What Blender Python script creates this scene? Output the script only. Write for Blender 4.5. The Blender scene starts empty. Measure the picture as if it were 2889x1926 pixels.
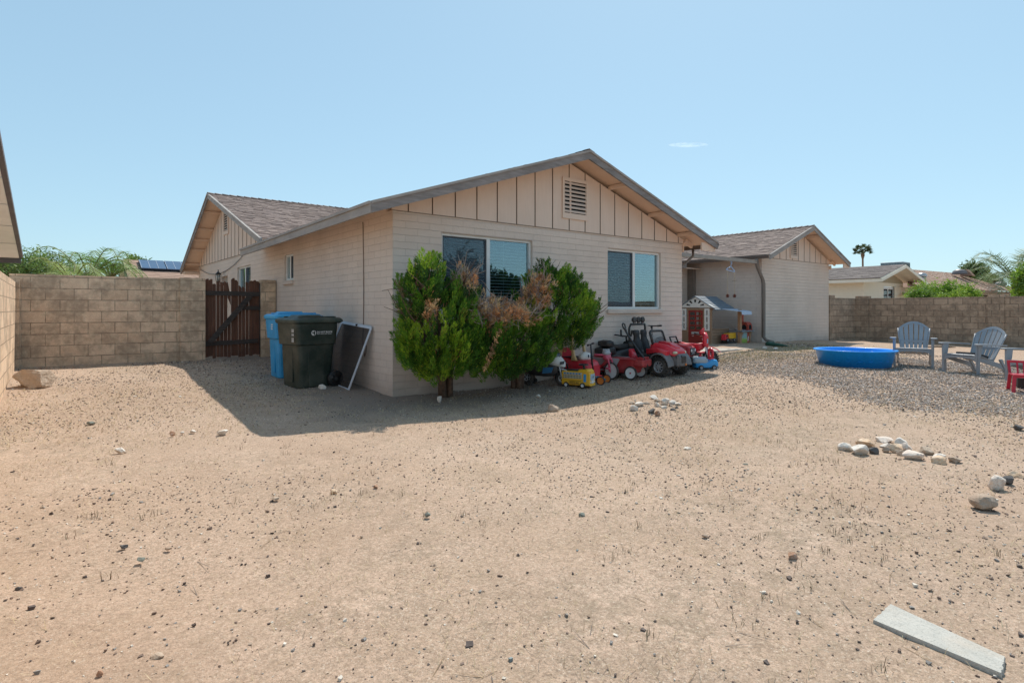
import bpy, math, random
import numpy as np
from mathutils import Matrix, Vector
PI=math.pi
scene=bpy.context.scene
C=scene.collection
# ---------------------------------------------------------------- camera, sky, sun, exposure
F=1638.5; W0=2889.0; Y0=872.8; TH=.6682; CX,CY,H=-3.8218,-7.6066,1.2531
cam=bpy.data.cameras.new('camera'); camo=bpy.data.objects.new('camera',cam); C.objects.link(camo)
cam.sensor_width=36; cam.lens=36*F/W0; cam.shift_y=-(963-Y0)/W0; cam.clip_end=6000; cam.clip_start=.05
camo.location=(CX,CY,H); camo.rotation_euler=(PI/2,0,-TH)
scene.camera=camo
SUN=Vector((1.63,1.05,2.7)).normalized()
EL=math.asin(SUN.z); AZ=math.atan2(SUN.x,SUN.y)
SKG,SKT,SKS=.40,(.78,1.02,1.11),.150
w=bpy.data.worlds.new('World'); scene.world=w; w.use_nodes=True
nt=w.node_tree; bg=nt.nodes['Background']
sky=nt.nodes.new('ShaderNodeTexSky'); sky.sky_type='NISHITA'; sky.sun_disc=False
sky.sun_elevation=EL; sky.sun_rotation=AZ; sky.air_density=1.0; sky.dust_density=.6; sky.ozone_density=2.5; sky.altitude=350
gm=nt.nodes.new('ShaderNodeGamma'); gm.inputs[1].default_value=SKG
sc_=nt.nodes.new('ShaderNodeMix'); sc_.data_type='RGBA'; sc_.blend_type='MULTIPLY'; sc_.inputs[0].default_value=1; sc_.inputs[7].default_value=(*SKT,1)
nt.links.new(sky.outputs[0],gm.inputs[0]); nt.links.new(gm.outputs[0],sc_.inputs[6]); nt.links.new(sc_.outputs[2],bg.inputs[0]); bg.inputs[1].default_value=SKS
sun=bpy.data.lights.new('sun','SUN'); sun.energy=1.86; sun.angle=math.radians(.55); sun.color=(1,.93,.83)
suno=bpy.data.objects.new('sun',sun); C.objects.link(suno); suno.rotation_euler=(-SUN).to_track_quat('-Z','Y').to_euler()
suno.location=(10,10,30)
scene.view_settings.view_transform='Standard'; scene.view_settings.look='None'
scene.view_settings.exposure=1.36; scene.view_settings.gamma=1
try: scene.cycles.max_bounces=8; scene.cycles.transparent_max_bounces=16
except Exception: pass
# ---------------------------------------------------------------- terrain height and photo rays
CP=[(0,0,0),(0,5.5,.25),(-4.3,5.5,.24),(3.5,0,.03),(6.9,0,.1),(10,1.5,.2),(13.1,1.5,.25),(17.6,1.5,.17),(20,1.5,.09),(20,-2,.04),(0,-3,-.05),(-4,-3,0),(-4,-8,-.08),(5,-7,-.1),(12,-7,-.05),(20,-8,0),(30,-2,.05),(0,-10,-.12),(-4.4,1,.1),(13,-3,.05),(7,-3,0)]
_A=np.array([[1,x,y] for x,y,z in CP]); _z=np.array([c[2] for c in CP]); _X=np.array([c[:2] for c in CP],float)
_R=np.exp(-((_X[:,None]-_X[None])**2).sum(-1)/18.)
_co=np.linalg.lstsq(_A,_z,rcond=None)[0]; _w=np.linalg.solve(_R+.05*np.eye(len(CP)),_z-_A@_co)
def gzv(x,y):
    x=np.asarray(x,float); y=np.asarray(y,float)
    s=_co[0]+_co[1]*np.clip(x,-6,22)+_co[2]*np.clip(y,-10,10)
    for (cx,cy),ww in zip(_X,_w): s=s+ww*np.exp(-((x-cx)**2+(y-cy)**2)/18.)
    return s
def gz(x,y): return float(gzv(x,y))
_S,_C=math.sin(TH),math.cos(TH)
def ray(a,b):
    u=(a-1444.5)/F; return (_S+u*_C,_C-u*_S,(Y0-b)/F)
def G(a,b):
    z=0
    for i in range(30):
        r=ray(a,b); t=(z-H)/r[2]; x,y=CX+t*r[0],CY+t*r[1]; z=gz(x,y)
    return x,y,z
def at(a,b,d):
    r=ray(a,b); return (CX+d*r[0],CY+d*r[1],H+d*r[2])
# ---------------------------------------------------------------- mesh builder
class MB:
    def __init__(s): s.v=[];s.f=[];s.m=[];s.uv=None;s.M=Matrix.Identity(4);s.mi=0;s.sm=[]
    def add(s,vs,fs,mi=None,smooth=False):
        b=len(s.v)
        M=s.M
        for p in vs: s.v.append(tuple(M@Vector(p)))
        for f in fs:
            s.f.append(tuple(b+i for i in f)); s.m.append(s.mi if mi is None else mi); s.sm.append(smooth)
    def box(s,lo,hi,mi=None):
        x0,y0,z0=lo;x1,y1,z1=hi
        s.add([(x0,y0,z0),(x1,y0,z0),(x1,y1,z0),(x0,y1,z0),(x0,y0,z1),(x1,y0,z1),(x1,y1,z1),(x0,y1,z1)],
              [(0,3,2,1),(4,5,6,7),(0,1,5,4),(1,2,6,5),(2,3,7,6),(3,0,4,7)],mi)
    def cbox(s,c,d,mi=None): s.box((c[0]-d[0]/2,c[1]-d[1]/2,c[2]-d[2]/2),(c[0]+d[0]/2,c[1]+d[1]/2,c[2]+d[2]/2),mi)
    def bar(s,p,q,w,h,mi=None,up=(0,0,1),taper=1):
        p=Vector(p);q=Vector(q);d=(q-p).normalized();u=Vector(up)
        if abs(d.dot(u))>.98:u=Vector((1,0,0))
        a=d.cross(u).normalized();b=a.cross(d)
        vs=[]
        for e,t in ((p,1),(q,taper)):
            for i,j in ((-1,-1),(1,-1),(1,1),(-1,1)): vs.append(e+a*i*w/2*t+b*j*h/2*t)
        s.add(vs,[(3,2,1,0),(4,5,6,7),(0,1,5,4),(1,2,6,5),(2,3,7,6),(3,0,4,7)],mi)
    def cyl(s,p,q,r0,r1=None,n=12,mi=None,cap=True):
        s.tube([p,q],[r0,r0 if r1 is None else r1],n,mi,cap)
    def tube(s,ps,r,n=8,mi=None,cap=True,closed=False):
        ps=[Vector(p) for p in ps];k=len(ps)
        if not hasattr(r,'__len__'): r=[r]*k
        vs=[];fs=[];prev=None
        for i,p in enumerate(ps):
            if closed: d=(ps[(i+1)%k]-ps[i-1])
            else: d=(ps[min(i+1,k-1)]-ps[max(i-1,0)])
            d.normalize()
            if prev is None:
                u=Vector((0,0,1)) if abs(d.z)<.9 else Vector((1,0,0))
                a=d.cross(u).normalized()
            else:
                a=(prev-d*prev.dot(d)).normalized()
            prev=a;b=d.cross(a)
            for j in range(n):
                t=2*PI*j/n; vs.append(p+(a*math.cos(t)+b*math.sin(t))*r[i])
        rng=k if closed else k-1
        for i in range(rng):
            for j in range(n):
                A=i*n+j;B=i*n+(j+1)%n;D=((i+1)%k)*n+j;E_=((i+1)%k)*n+(j+1)%n
                fs.append((A,B,E_,D))
        s.add(vs,fs,mi,True)
        if cap and not closed:
            b=len(s.v)-k*n
            s.f.append(tuple(b+j for j in range(n))[::-1]);s.m.append(s.mi if mi is None else mi);s.sm.append(False)
            s.f.append(tuple(b+(k-1)*n+j for j in range(n)));s.m.append(s.mi if mi is None else mi);s.sm.append(False)
    def prism(s,poly,a,b,axis='y',mi=None):
        def P(u,v,t): return {'y':(u,t,v),'x':(t,u,v),'z':(u,v,t)}[axis]
        n=len(poly)
        vs=[P(u,v,a) for u,v in poly]+[P(u,v,b) for u,v in poly]
        fs=[tuple(range(n)),tuple(range(2*n-1,n-1,-1))]+[(i,(i+1)%n,n+(i+1)%n,n+i)[::-1] for i in range(n)]
        s.add(vs,fs,mi)
    def lathe(s,prof,n=24,c=(0,0,0),ax='z',mi=None,sx=1,sy=1):
        vs=[];fs=[]
        for r,z in prof:
            for j in range(n):
                t=2*PI*j/n;x,y=r*math.cos(t)*sx,r*math.sin(t)*sy
                p={'z':(x,y,z),'y':(x,z,y),'x':(z,x,y)}[ax]
                vs.append((p[0]+c[0],p[1]+c[1],p[2]+c[2]))
        for i in range(len(prof)-1):
            for j in range(n): fs.append((i*n+j,i*n+(j+1)%n,(i+1)*n+(j+1)%n,(i+1)*n+j))
        s.add(vs,fs,mi,True)
    def ell(s,c,r,mi=None,nu=16,nv=10):
        vs=[(c[0],c[1],c[2]-r[2])];fs=[]
        for i in range(1,nv):
            p=-PI/2+PI*i/nv
            for j in range(nu):
                t=2*PI*j/nu; vs.append((c[0]+r[0]*math.cos(p)*math.cos(t),c[1]+r[1]*math.cos(p)*math.sin(t),c[2]+r[2]*math.sin(p)))
        vs.append((c[0],c[1],c[2]+r[2]));T=len(vs)-1
        for j in range(nu):
            fs.append((0,1+(j+1)%nu,1+j)); fs.append((T,1+(nv-2)*nu+j,1+(nv-2)*nu+(j+1)%nu))
            for i in range(nv-2): fs.append((1+i*nu+j,1+i*nu+(j+1)%nu,1+(i+1)*nu+(j+1)%nu,1+(i+1)*nu+j))
        s.add(vs,fs,mi,True)
    def loft(s,secs,mi=None,cap=True,smooth=True):
        n=len(secs[0]);vs=[p for sc in secs for p in sc];fs=[]
        for i in range(len(secs)-1):
            for j in range(n): fs.append((i*n+j,i*n+(j+1)%n,(i+1)*n+(j+1)%n,(i+1)*n+j))
        s.add(vs,fs,mi,smooth)
        if cap:
            b=len(s.v)-len(vs)
            s.f.append(tuple(b+j for j in range(n))[::-1]);s.f.append(tuple(b+(len(secs)-1)*n+j for j in range(n)))
            s.m+=[s.mi if mi is None else mi]*2;s.sm+=[False,False]
    def build(s,name,mats,parent=None,bevel=0,seg=2):
        me=bpy.data.meshes.new(name); me.from_pydata(s.v,[],s.f)
        if not isinstance(mats,(list,tuple)): mats=[mats]
        for m in mats: me.materials.append(m)
        me.polygons.foreach_set('material_index',[min(i,len(mats)-1) for i in s.m])
        me.polygons.foreach_set('use_smooth',s.sm)
        if s.uv is not None:
            l=me.uv_layers.new(name='UVMap'); l.data.foreach_set('uv',s.uv)
        me.validate(); me.update()
        o=bpy.data.objects.new(name,me); C.objects.link(o)
        if parent is not None: o.parent=parent
        if bevel:
            b=o.modifiers.new('Bevel','BEVEL'); b.width=bevel; b.segments=seg; b.limit_method='ANGLE'; b.angle_limit=math.radians(40)
            b.harden_normals=False
        return o
def tag(o,label=None,cat=None,group=None,kind=None):
    if label:o['label']=label
    if cat:o['category']=cat
    if group:o['group']=group
    if kind:o['kind']=kind
    return o
def thing(name,label,cat,loc=(0,0,0),rz=0,group=None):
    o=bpy.data.objects.new(name,None); o.empty_display_size=.1; C.objects.link(o); o.location=loc; o.rotation_euler=(0,0,rz)
    return tag(o,label,cat,group)
# ---------------------------------------------------------------- materials
def newmat(name):
    m=bpy.data.materials.new(name); m.use_nodes=True; n=m.node_tree
    return m,n,n.nodes['Principled BSDF']
def N(n,t,**k):
    x=n.nodes.new(t)
    for a,b in k.items():
        if a.startswith('i_'):
            key=a[2:]; key=int(key) if key.isdigit() else key.replace('_',' ')
            x.inputs[key].default_value=b
        else: setattr(x,a,b)
    return x
def ramp(n,src,stops):
    r=n.nodes.new('ShaderNodeValToRGB'); e=r.color_ramp.elements
    while len(e)<len(stops): e.new(.5)
    for q,(p,c) in zip(e,stops): q.position=p; q.color=(c[0],c[1],c[2],1) if hasattr(c,'__len__') else (c,c,c,1)
    n.links.new(src,r.inputs[0]); return r.outputs[0]
def mixc(n,fac,a,b,mode='MIX'):
    x=n.nodes.new('ShaderNodeMix'); x.data_type='RGBA'; x.blend_type=mode
    for i,v in ((0,fac),(6,a),(7,b)):
        if isinstance(v,bpy.types.NodeSocket): n.links.new(v,x.inputs[i])
        elif hasattr(v,'__len__'): x.inputs[i].default_value=(v[0],v[1],v[2],1)
        else: x.inputs[i].default_value=v
    return x.outputs[2]
def math_(n,op,a,b=None):
    x=n.nodes.new('ShaderNodeMath'); x.operation=op
    for i,v in ((0,a),(1,b)):
        if v is None: continue
        if isinstance(v,bpy.types.NodeSocket): n.links.new(v,x.inputs[i])
        else: x.inputs[i].default_value=v
    return x.outputs[0]
def bump(n,b,h,strength=.3,dist=.01,prev=None):
    x=n.nodes.new('ShaderNodeBump'); x.inputs['Strength'].default_value=strength; x.inputs['Distance'].default_value=dist
    n.links.new(h,x.inputs['Height'])
    if prev is not None: n.links.new(prev,x.inputs['Normal'])
    if b is not None: n.links.new(x.outputs[0],b.inputs['Normal'])
    return x.outputs[0]
def noise(n,vec,scale,detail=4,rough=.55):
    x=n.nodes.new('ShaderNodeTexNoise'); x.inputs['Scale'].default_value=scale; x.inputs['Detail'].default_value=detail; x.inputs['Roughness'].default_value=rough
    if vec is not None: n.links.new(vec,x.inputs['Vector'])
    return x.outputs[0]
def objc(n): return n.nodes.new('ShaderNodeTexCoord').outputs['Object']
def pos(n): return n.nodes.new('ShaderNodeNewGeometry').outputs['Position']
MC={}
def simple(name,col,rough=.5,var=.12,scale=8,bmp=.0,metal=0,coat=0,dust=0):
    if name in MC: return MC[name]
    m,n,b=newmat(name); v=objc(n)
    t=noise(n,v,scale,5)
    lo=[c*(1-var) for c in col]; hi=[min(1,c*(1+var)) for c in col]
    c=ramp(n,t,[(.3,lo),(.7,hi)])
    if dust:
        d=ramp(n,noise(n,v,3.1,6,.7),[(.42,0),(.72,dust)])
        c=mixc(n,d,c,(.38,.31,.25))
    n.links.new(c,b.inputs['Base Color'])
    rr=ramp(n,noise(n,v,scale*2.3,3),[(.3,max(0,rough-.08)),(.7,min(1,rough+.1))])
    n.links.new(rr,b.inputs['Roughness'])
    b.inputs['Metallic'].default_value=metal
    if coat: b.inputs['Coat Weight'].default_value=coat
    if bmp: bump(n,b,noise(n,v,scale*6,4),bmp,.01)
    MC[name]=m; return m
def wallmat(name,a,c2,bw,bh,mort,depth,stain=.25,block=False,nstr=.85):
    m,n,b=newmat(name); p=pos(n)
    sp=n.nodes.new('ShaderNodeSeparateXYZ'); n.links.new(p,sp.inputs[0])
    cb=n.nodes.new('ShaderNodeCombineXYZ'); n.links.new(math_(n,'ADD',sp.outputs[0],sp.outputs[1]),cb.inputs[0]); n.links.new(sp.outputs[2],cb.inputs[1])
    wob=noise(n,p,1.7,2); wz=math_(n,'MULTIPLY',math_(n,'SUBTRACT',wob,.5),.012)
    cb2=n.nodes.new('ShaderNodeCombineXYZ'); n.links.new(math_(n,'ADD',sp.outputs[0],sp.outputs[1]),cb2.inputs[0]); n.links.new(math_(n,'ADD',sp.outputs[2],wz),cb2.inputs[1])
    br=n.nodes.new('ShaderNodeTexBrick'); n.links.new(cb2.outputs[0],br.inputs['Vector'])
    br.inputs['Scale'].default_value=1; br.inputs['Brick Width'].default_value=bw; br.inputs['Row Height'].default_value=bh
    br.inputs['Mortar Size'].default_value=mort; br.inputs['Mortar Smooth'].default_value=.35 if not block else .2; br.inputs['Bias'].default_value=0
    br.inputs['Color1'].default_value=(*a,1); br.inputs['Color2'].default_value=(*c2,1)
    mc=[x*.85 for x in a] if not block else [x*.30 for x in a]
    br.inputs['Mortar'].default_value=(*mc,1)
    c=br.outputs['Color']
    if block:
        t=noise(n,p,2.2,6,.62); c=mixc(n,ramp(n,t,[(.44,0),(.56,.85)]),c,[x*.48 for x in a])
        t2=noise(n,p,9,4,.6); c=mixc(n,ramp(n,t2,[(.45,0),(.7,.4)]),c,[min(1,x*1.35) for x in a])
        t3=noise(n,p,70,3,.7); c=mixc(n,ramp(n,t3,[(.35,.35),(.6,0)]),c,[x*.5 for x in a])
    else:
        t=noise(n,p,.8,5,.6); c=mixc(n,ramp(n,t,[(.4,0),(.75,stain)]),c,(.36,.29,.24))
        t2=noise(n,p,55,3,.6); c=mixc(n,ramp(n,t2,[(.3,.22),(.5,0)]),c,[x*.72 for x in a])
        # splash dirt close to the ground
        lowz=ramp(n,math_(n,'ADD',sp.outputs[2],math_(n,'MULTIPLY',noise(n,p,4,4),.5)),[(.32,.45),(.6,0)])
        c=mixc(n,lowz,c,(.33,.26,.21))
    n.links.new(c,b.inputs['Base Color']); b.inputs['Roughness'].default_value=.9
    inv=math_(n,'SUBTRACT',1,br.outputs['Fac'])
    n1=bump(n,None,inv,depth,.012)
    n2=bump(n,None,noise(n,p,26 if block else 20,6,.65),nstr,.012,n1)
    bump(n,b,noise(n,p,130,3,.6),.35,.004,n2)
    return m
M_wall=wallmat('painted_block',(.76,.64,.55),(.73,.61,.525),.4064,.1016,.0036,.75,.30)
M_wing=wallmat('painted_block_cream',(.80,.72,.56),(.82,.74,.58),.4064,.1016,.003,.4,.1)
M_fence=wallmat('fence_block',(.82,.60,.42),(.66,.46,.31),.4064,.2032,.006,.9,block=True,nstr=.9)
M_fence_shade=wallmat('fence_block_shaded',(.52,.38,.27),(.36,.255,.18),.4064,.2032,.008,1.0,block=True,nstr=1.0)  # darker copy of the fence block, shade of the right walls in its colour
def woodmat(name,c1,c2,scale=(1,1,1),rough=.85,dirt=.3):
    m,n,b=newmat(name); v=objc(n)
    mp=n.nodes.new('ShaderNodeMapping'); n.links.new(v,mp.inputs[0]); mp.inputs['Scale'].default_value=scale
    t=noise(n,mp.outputs[0],6,8,.7)
    c=ramp(n,t,[(.3,c1),(.5,[(x+y)/2 for x,y in zip(c1,c2)]),(.72,c2)])
    t2=noise(n,v,2.2,5); c=mixc(n,ramp(n,t2,[(.4,0),(.75,dirt)]),c,[x*.5 for x in c1])
    n.links.new(c,b.inputs['Base Color']); b.inputs['Roughness'].default_value=rough
    bump(n,b,t,.5,.006); return m
M_side=woodmat('painted_siding',(.72,.57,.47),(.76,.605,.50),(3,3,.4),.8,.12)
M_fascia=woodmat('weathered_fascia',(.17,.15,.14),(.36,.33,.32),(.35,.35,3),.9,.35)
M_fascia2=woodmat('weathered_fascia_pale',(.30,.27,.25),(.44,.40,.37),(.4,.4,2),.9,.3)
M_soffit=woodmat('painted_soffit',(.74,.54,.41),(.78,.58,.44),(.6,.6,.6),.8,.15)
M_gate=woodmat('stained_gate_board',(.065,.028,.017),(.22,.095,.055),(9,9,.35),.8,.5)
M_rail=woodmat('weathered_gate_rail',(.03,.024,.022),(.105,.085,.075),(.5,9,9),.95,.4)
M_trim=simple('grey_brown_trim',(.20,.165,.14),.6,.12,5)
M_gutter=simple('gutter_metal',(.13,.10,.085),.45,.1,4)
M_batten=simple('dark_groove',(.07,.05,.04),.9)
M_dark=simple('dark_interior',(.012,.012,.014),.9)
M_vinyl=simple('white_vinyl_frame',(.74,.74,.72),.4,.05,5)
M_blind=simple('white_blind_slat',(.85,.86,.85),.5,.04)
M_screenm=simple('charcoal_mesh_frame',(.06,.06,.065),.6)
def shingle(name,cols):
    m,n,b=newmat(name)
    at_=n.nodes.new('ShaderNodeAttribute'); at_.attribute_name='tab'
    c=ramp(n,at_.outputs['Fac'],[(i/(len(cols)-1),q) for i,q in enumerate(cols)])
    p=pos(n); c=mixc(n,ramp(n,noise(n,p,160,3,.8),[(.4,.5),(.6,0)]),c,[x*.45 for x in cols[0]])
    c=mixc(n,ramp(n,noise(n,p,.9,4),[(.45,0),(.8,.3)]),c,cols[0])
    n.links.new(c,b.inputs['Base Color']); b.inputs['Roughness'].default_value=.92
    bump(n,b,noise(n,p,220,2),.4,.004); return m
M_shingle=shingle('brown_shingle',[(.07,.05,.045),(.18,.13,.115),(.27,.20,.175),(.36,.275,.235)])
M_shingle2=shingle('grey_shingle',[(.10,.08,.075),(.17,.14,.13),(.21,.175,.16)])
M_shingle3=shingle('tan_red_shingle',[(.32,.20,.145),(.40,.26,.19),(.46,.31,.23)])
def glassmat(name,fac,tint=(.75,.92,1)):
    m=bpy.data.materials.new(name); m.use_nodes=True; n=m.node_tree; n.nodes.clear()
    out=N(n,'ShaderNodeOutputMaterial'); g=N(n,'ShaderNodeBsdfGlossy'); g.inputs[0].default_value=(*tint,1); g.inputs['Roughness'].default_value=.015
    t=N(n,'ShaderNodeBsdfTransparent'); t.inputs[0].default_value=(.72,.8,.8,1)
    fr=N(n,'ShaderNodeLayerWeight'); fr.inputs[0].default_value=.35
    f=math_(n,'ADD',math_(n,'MULTIPLY',fr.outputs['Facing'],.5),fac)
    mx=N(n,'ShaderNodeMixShader'); n.links.new(f,mx.inputs[0]); n.links.new(t.outputs[0],mx.inputs[1]); n.links.new(g.outputs[0],mx.inputs[2]); n.links.new(mx.outputs[0],out.inputs[0])
    v=objc(n); bp=N(n,'ShaderNodeBump'); bp.inputs['Strength'].default_value=.05; bp.inputs['Distance'].default_value=.02
    n.links.new(noise(n,v,1.6,2),bp.inputs['Height']); n.links.new(bp.outputs[0],g.inputs['Normal'])
    return m
M_glass=glassmat('window_glass',.13)
def meshmat(name,col,alpha):
    m=bpy.data.materials.new(name); m.use_nodes=True; n=m.node_tree; n.nodes.clear()
    out=N(n,'ShaderNodeOutputMaterial'); d=N(n,'ShaderNodeBsdfDiffuse'); d.inputs[0].default_value=(*col,1)
    t=N(n,'ShaderNodeBsdfTransparent'); mx=N(n,'ShaderNodeMixShader')
    v=objc(n); f=ramp(n,noise(n,v,300,2),[(.3,alpha-.08),(.7,alpha+.08)])
    n.links.new(f,mx.inputs[0]); n.links.new(t.outputs[0],mx.inputs[1]); n.links.new(d.outputs[0],mx.inputs[2]); n.links.new(mx.outputs[0],out.inputs[0]); return m
M_mesh=meshmat('insect_mesh',(.12,.15,.19),.28)
M_mesh2=meshmat('leaning_mesh',(.06,.053,.05),.66)
# ---------------------------------------------------------------- ground
def axis(a,b,step,far):
    mid=list(np.arange(a,b+1e-6,step)); lo=[];hi=[];s=step;x=a
    while x>-far: s*=1.35; x-=s; lo.append(x)
    s=step;x=b
    while x<far: s*=1.35; x+=s; hi.append(x)
    return np.array(lo[::-1]+mid+hi)
rs=np.random.RandomState(7)
def vnoise(x,y,f,seed):
    r=np.random.RandomState(seed); g=r.rand(64,64)
    X=x*f;Y=y*f;xi=np.floor(X).astype(int);yi=np.floor(Y).astype(int);fx=X-xi;fy=Y-yi
    fx=fx*fx*(3-2*fx);fy=fy*fy*(3-2*fy)
    a=g[xi%64,yi%64];b=g[(xi+1)%64,yi%64];c=g[xi%64,(yi+1)%64];d=g[(xi+1)%64,(yi+1)%64]
    return (a*(1-fx)+b*fx)*(1-fy)+(c*(1-fx)+d*fx)*fy-.5
def rough_z(x,y): 
    k=np.clip((4-np.hypot(x-CX-2,y-CY-2)*.22),.25,1)
    return (vnoise(x,y,.9,1)*.05+vnoise(x,y,2.9,2)*.030+vnoise(x,y,4.7,9)*.016+(vnoise(x,y,8,3)*.012+vnoise(x,y,21,4)*.007)*k)
def ground_z(x,y):
    x=np.asarray(x,float);y=np.asarray(y,float)
    near=np.exp(-np.clip(np.hypot(np.clip(x-20,0,None),0)+np.clip(np.abs(y)-12,0,None),0,50)/3)
    return gzv(x,y)+rough_z(x,y)*near*.7
gx=axis(-6,22,.07,2500); gy=axis(-8.5,6,.07,2500)
XX,YY=np.meshgrid(gx,gy,indexing='ij'); ZZ=ground_z(XX,YY)
vs=np.stack([XX,YY,ZZ],-1).reshape(-1,3); nx,ny=len(gx),len(gy)
idx=np.arange(nx*ny).reshape(nx,ny)
fs=np.stack([idx[:-1,:-1],idx[1:,:-1],idx[1:,1:],idx[:-1,1:]],-1).reshape(-1,4)
def npmesh(name,vs,fs,mats,mi=None,smooth=False,parent=None):
    me=bpy.data.meshes.new(name); k=fs.shape[1]
    me.vertices.add(len(vs)); me.vertices.foreach_set('co',vs.astype(np.float32).ravel())
    me.loops.add(fs.size); me.loops.foreach_set('vertex_index',fs.astype(np.int32).ravel())
    me.polygons.add(len(fs)); me.polygons.foreach_set('loop_start',np.arange(0,fs.size,k,dtype=np.int32)); me.polygons.foreach_set('loop_total',np.full(len(fs),k,dtype=np.int32))
    for m in (mats if isinstance(mats,(list,tuple)) else [mats]): me.materials.append(m)
    if mi is not None: me.polygons.foreach_set('material_index',mi.astype(np.int32))
    me.polygons.foreach_set('use_smooth',np.full(len(fs),smooth))
    me.update(calc_edges=True); me.validate()
    o=bpy.data.objects.new(name,me); C.objects.link(o)
    if parent: o.parent=parent
    return o
def groundmat():
    m,n,b=newmat('desert_dirt'); p=pos(n)
    base=ramp(n,noise(n,p,1.1,6,.6),[(.3,(.49,.355,.255)),(.5,(.57,.412,.308)),(.72,(.66,.49,.375))])
    # trodden pale earth vs litter of dry clippings
    lit=ramp(n,noise(n,p,.55,7,.68),[(.44,0),(.58,1)])
    lit2=ramp(n,noise(n,p,9,6,.75),[(.42,0),(.62,.8)])
    c=mixc(n,math_(n,'MULTIPLY',lit,lit2),base,(.29,.225,.16))
    c=mixc(n,ramp(n,noise(n,p,2.6,6,.7),[(.50,0),(.72,.5)]),c,(.37,.27,.19))
    c=mixc(n,ramp(n,noise(n,p,42,5,.8),[(.48,0),(.64,.7)]),c,(.26,.185,.135))
    c=mixc(n,ramp(n,noise(n,p,130,3,.8),[(.56,0),(.66,.85)]),c,(.13,.095,.075))
    c=mixc(n,ramp(n,noise(n,p,95,2,.8),[(.60,0),(.68,.8)]),c,(.70,.61,.50))
    c=mixc(n,ramp(n,noise(n,p,64,4,.75),[(.40,.42),(.54,0)]),c,(.22,.16,.115))
    c=mixc(n,ramp(n,noise(n,p,22,5,.75),[(.38,.34),(.52,0)]),c,(.27,.205,.14))
    c=mixc(n,ramp(n,noise(n,p,48,3,.7),[(.58,0),(.70,.5)]),c,(.66,.55,.42))
    c=mixc(n,ramp(n,noise(n,p,.32,5,.6),[(.42,0),(.66,.45)]),c,(.40,.27,.19))
    # darker grey-brown band along the house wall, edge broken by noise
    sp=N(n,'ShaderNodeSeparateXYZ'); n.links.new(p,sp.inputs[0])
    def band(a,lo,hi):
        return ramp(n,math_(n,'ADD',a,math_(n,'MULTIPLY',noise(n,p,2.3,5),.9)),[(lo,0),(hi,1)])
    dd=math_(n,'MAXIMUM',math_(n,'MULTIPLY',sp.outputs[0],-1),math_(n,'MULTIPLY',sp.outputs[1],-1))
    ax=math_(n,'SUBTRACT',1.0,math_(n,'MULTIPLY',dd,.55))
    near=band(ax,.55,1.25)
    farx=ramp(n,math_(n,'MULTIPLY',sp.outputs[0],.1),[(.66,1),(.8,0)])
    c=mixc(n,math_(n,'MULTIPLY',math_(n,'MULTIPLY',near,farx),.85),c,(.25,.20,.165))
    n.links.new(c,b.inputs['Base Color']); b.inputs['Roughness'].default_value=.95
    b.inputs['Specular IOR Level'].default_value=.2
    n1=bump(n,None,noise(n,p,18,6,.7),.55,.02)
    bump(n,b,noise(n,p,85,5,.75),.7,.008,n1)
    return m
M_ground=groundmat()
tag(npmesh('ground',vs,fs,M_ground,smooth=True),kind='structure')

def inquad(x,y,poly):
    c=np.zeros(len(x),bool); j=len(poly)-1
    for i in range(len(poly)):
        xi,yi=poly[i];xj,yj=poly[j]
        c^=((yi>y)!=(yj>y))&(x<(xj-xi)*(y-yi)/(yj-yi+1e-12)+xi); j=i
    return c
OCT=np.array([(1,0,0),(-1,0,0),(0,1,0),(0,-1,0),(0,0,1),(0,0,-1)],float)
OF=np.array([(0,2,4),(2,1,4),(1,3,4),(3,0,4),(2,0,5),(1,2,5),(3,1,5),(0,3,5)])
CUBE=np.array([(x,y,z) for x in(-1,1) for y in(-1,1) for z in(-1,1)],float)*.62
CF=np.array([(0,1,3,2),(4,6,7,5),(0,4,5,1),(2,3,7,6),(0,2,6,4),(1,5,7,3)])
def stones(name,x,y,size,mats,seed,flat=.6,sink=.25):
    r=np.random.RandomState(seed);n=len(x)
    v=np.concatenate([OCT*1.0,CUBE],0)
    # jittered cubes with cut corners read as broken gravel
    V=CUBE[None]+r.uniform(-.33,.33,(n,8,3))
    s=size[:,None]*np.stack([r.uniform(.6,1.4,n),r.uniform(.6,1.2,n),r.uniform(.35,.8,n)*flat/.6],-1)
    V=V*s[:,None]*.62
    a=r.uniform(0,2*PI,n);t=r.uniform(-.5,.5,n);ca,sa,ct,st=np.cos(a),np.sin(a),np.cos(t),np.sin(t)
    y1=V[...,1]*ct[:,None]-V[...,2]*st[:,None];z1=V[...,1]*st[:,None]+V[...,2]*ct[:,None]
    x2=V[...,0]*ca[:,None]-y1*sa[:,None];y2=V[...,0]*sa[:,None]+y1*ca[:,None]
    z0=ground_z(x,y)+size*(.32-sink)
    V=np.stack([x2+x[:,None],y2+y[:,None],z1+z0[:,None]],-1).reshape(-1,3)
    Fc=(CF[None]+np.arange(n)[:,None,None]*8).reshape(-1,4)
    mi=np.repeat(r.randint(0,len(mats),n),6)
    return npmesh(name,V,Fc,mats,mi)
ST=[simple('pebble_dark',(.10,.075,.065),.8,.3,40),simple('pebble_brown',(.19,.13,.10),.8,.3,40),simple('pebble_grey',(.24,.225,.21),.8,.25,40),
    simple('pebble_tan',(.42,.32,.24),.85,.2,40),simple('pebble_pale',(.62,.56,.48),.8,.2,40),simple('pebble_blue',(.22,.26,.26),.75,.2,40)]
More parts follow.
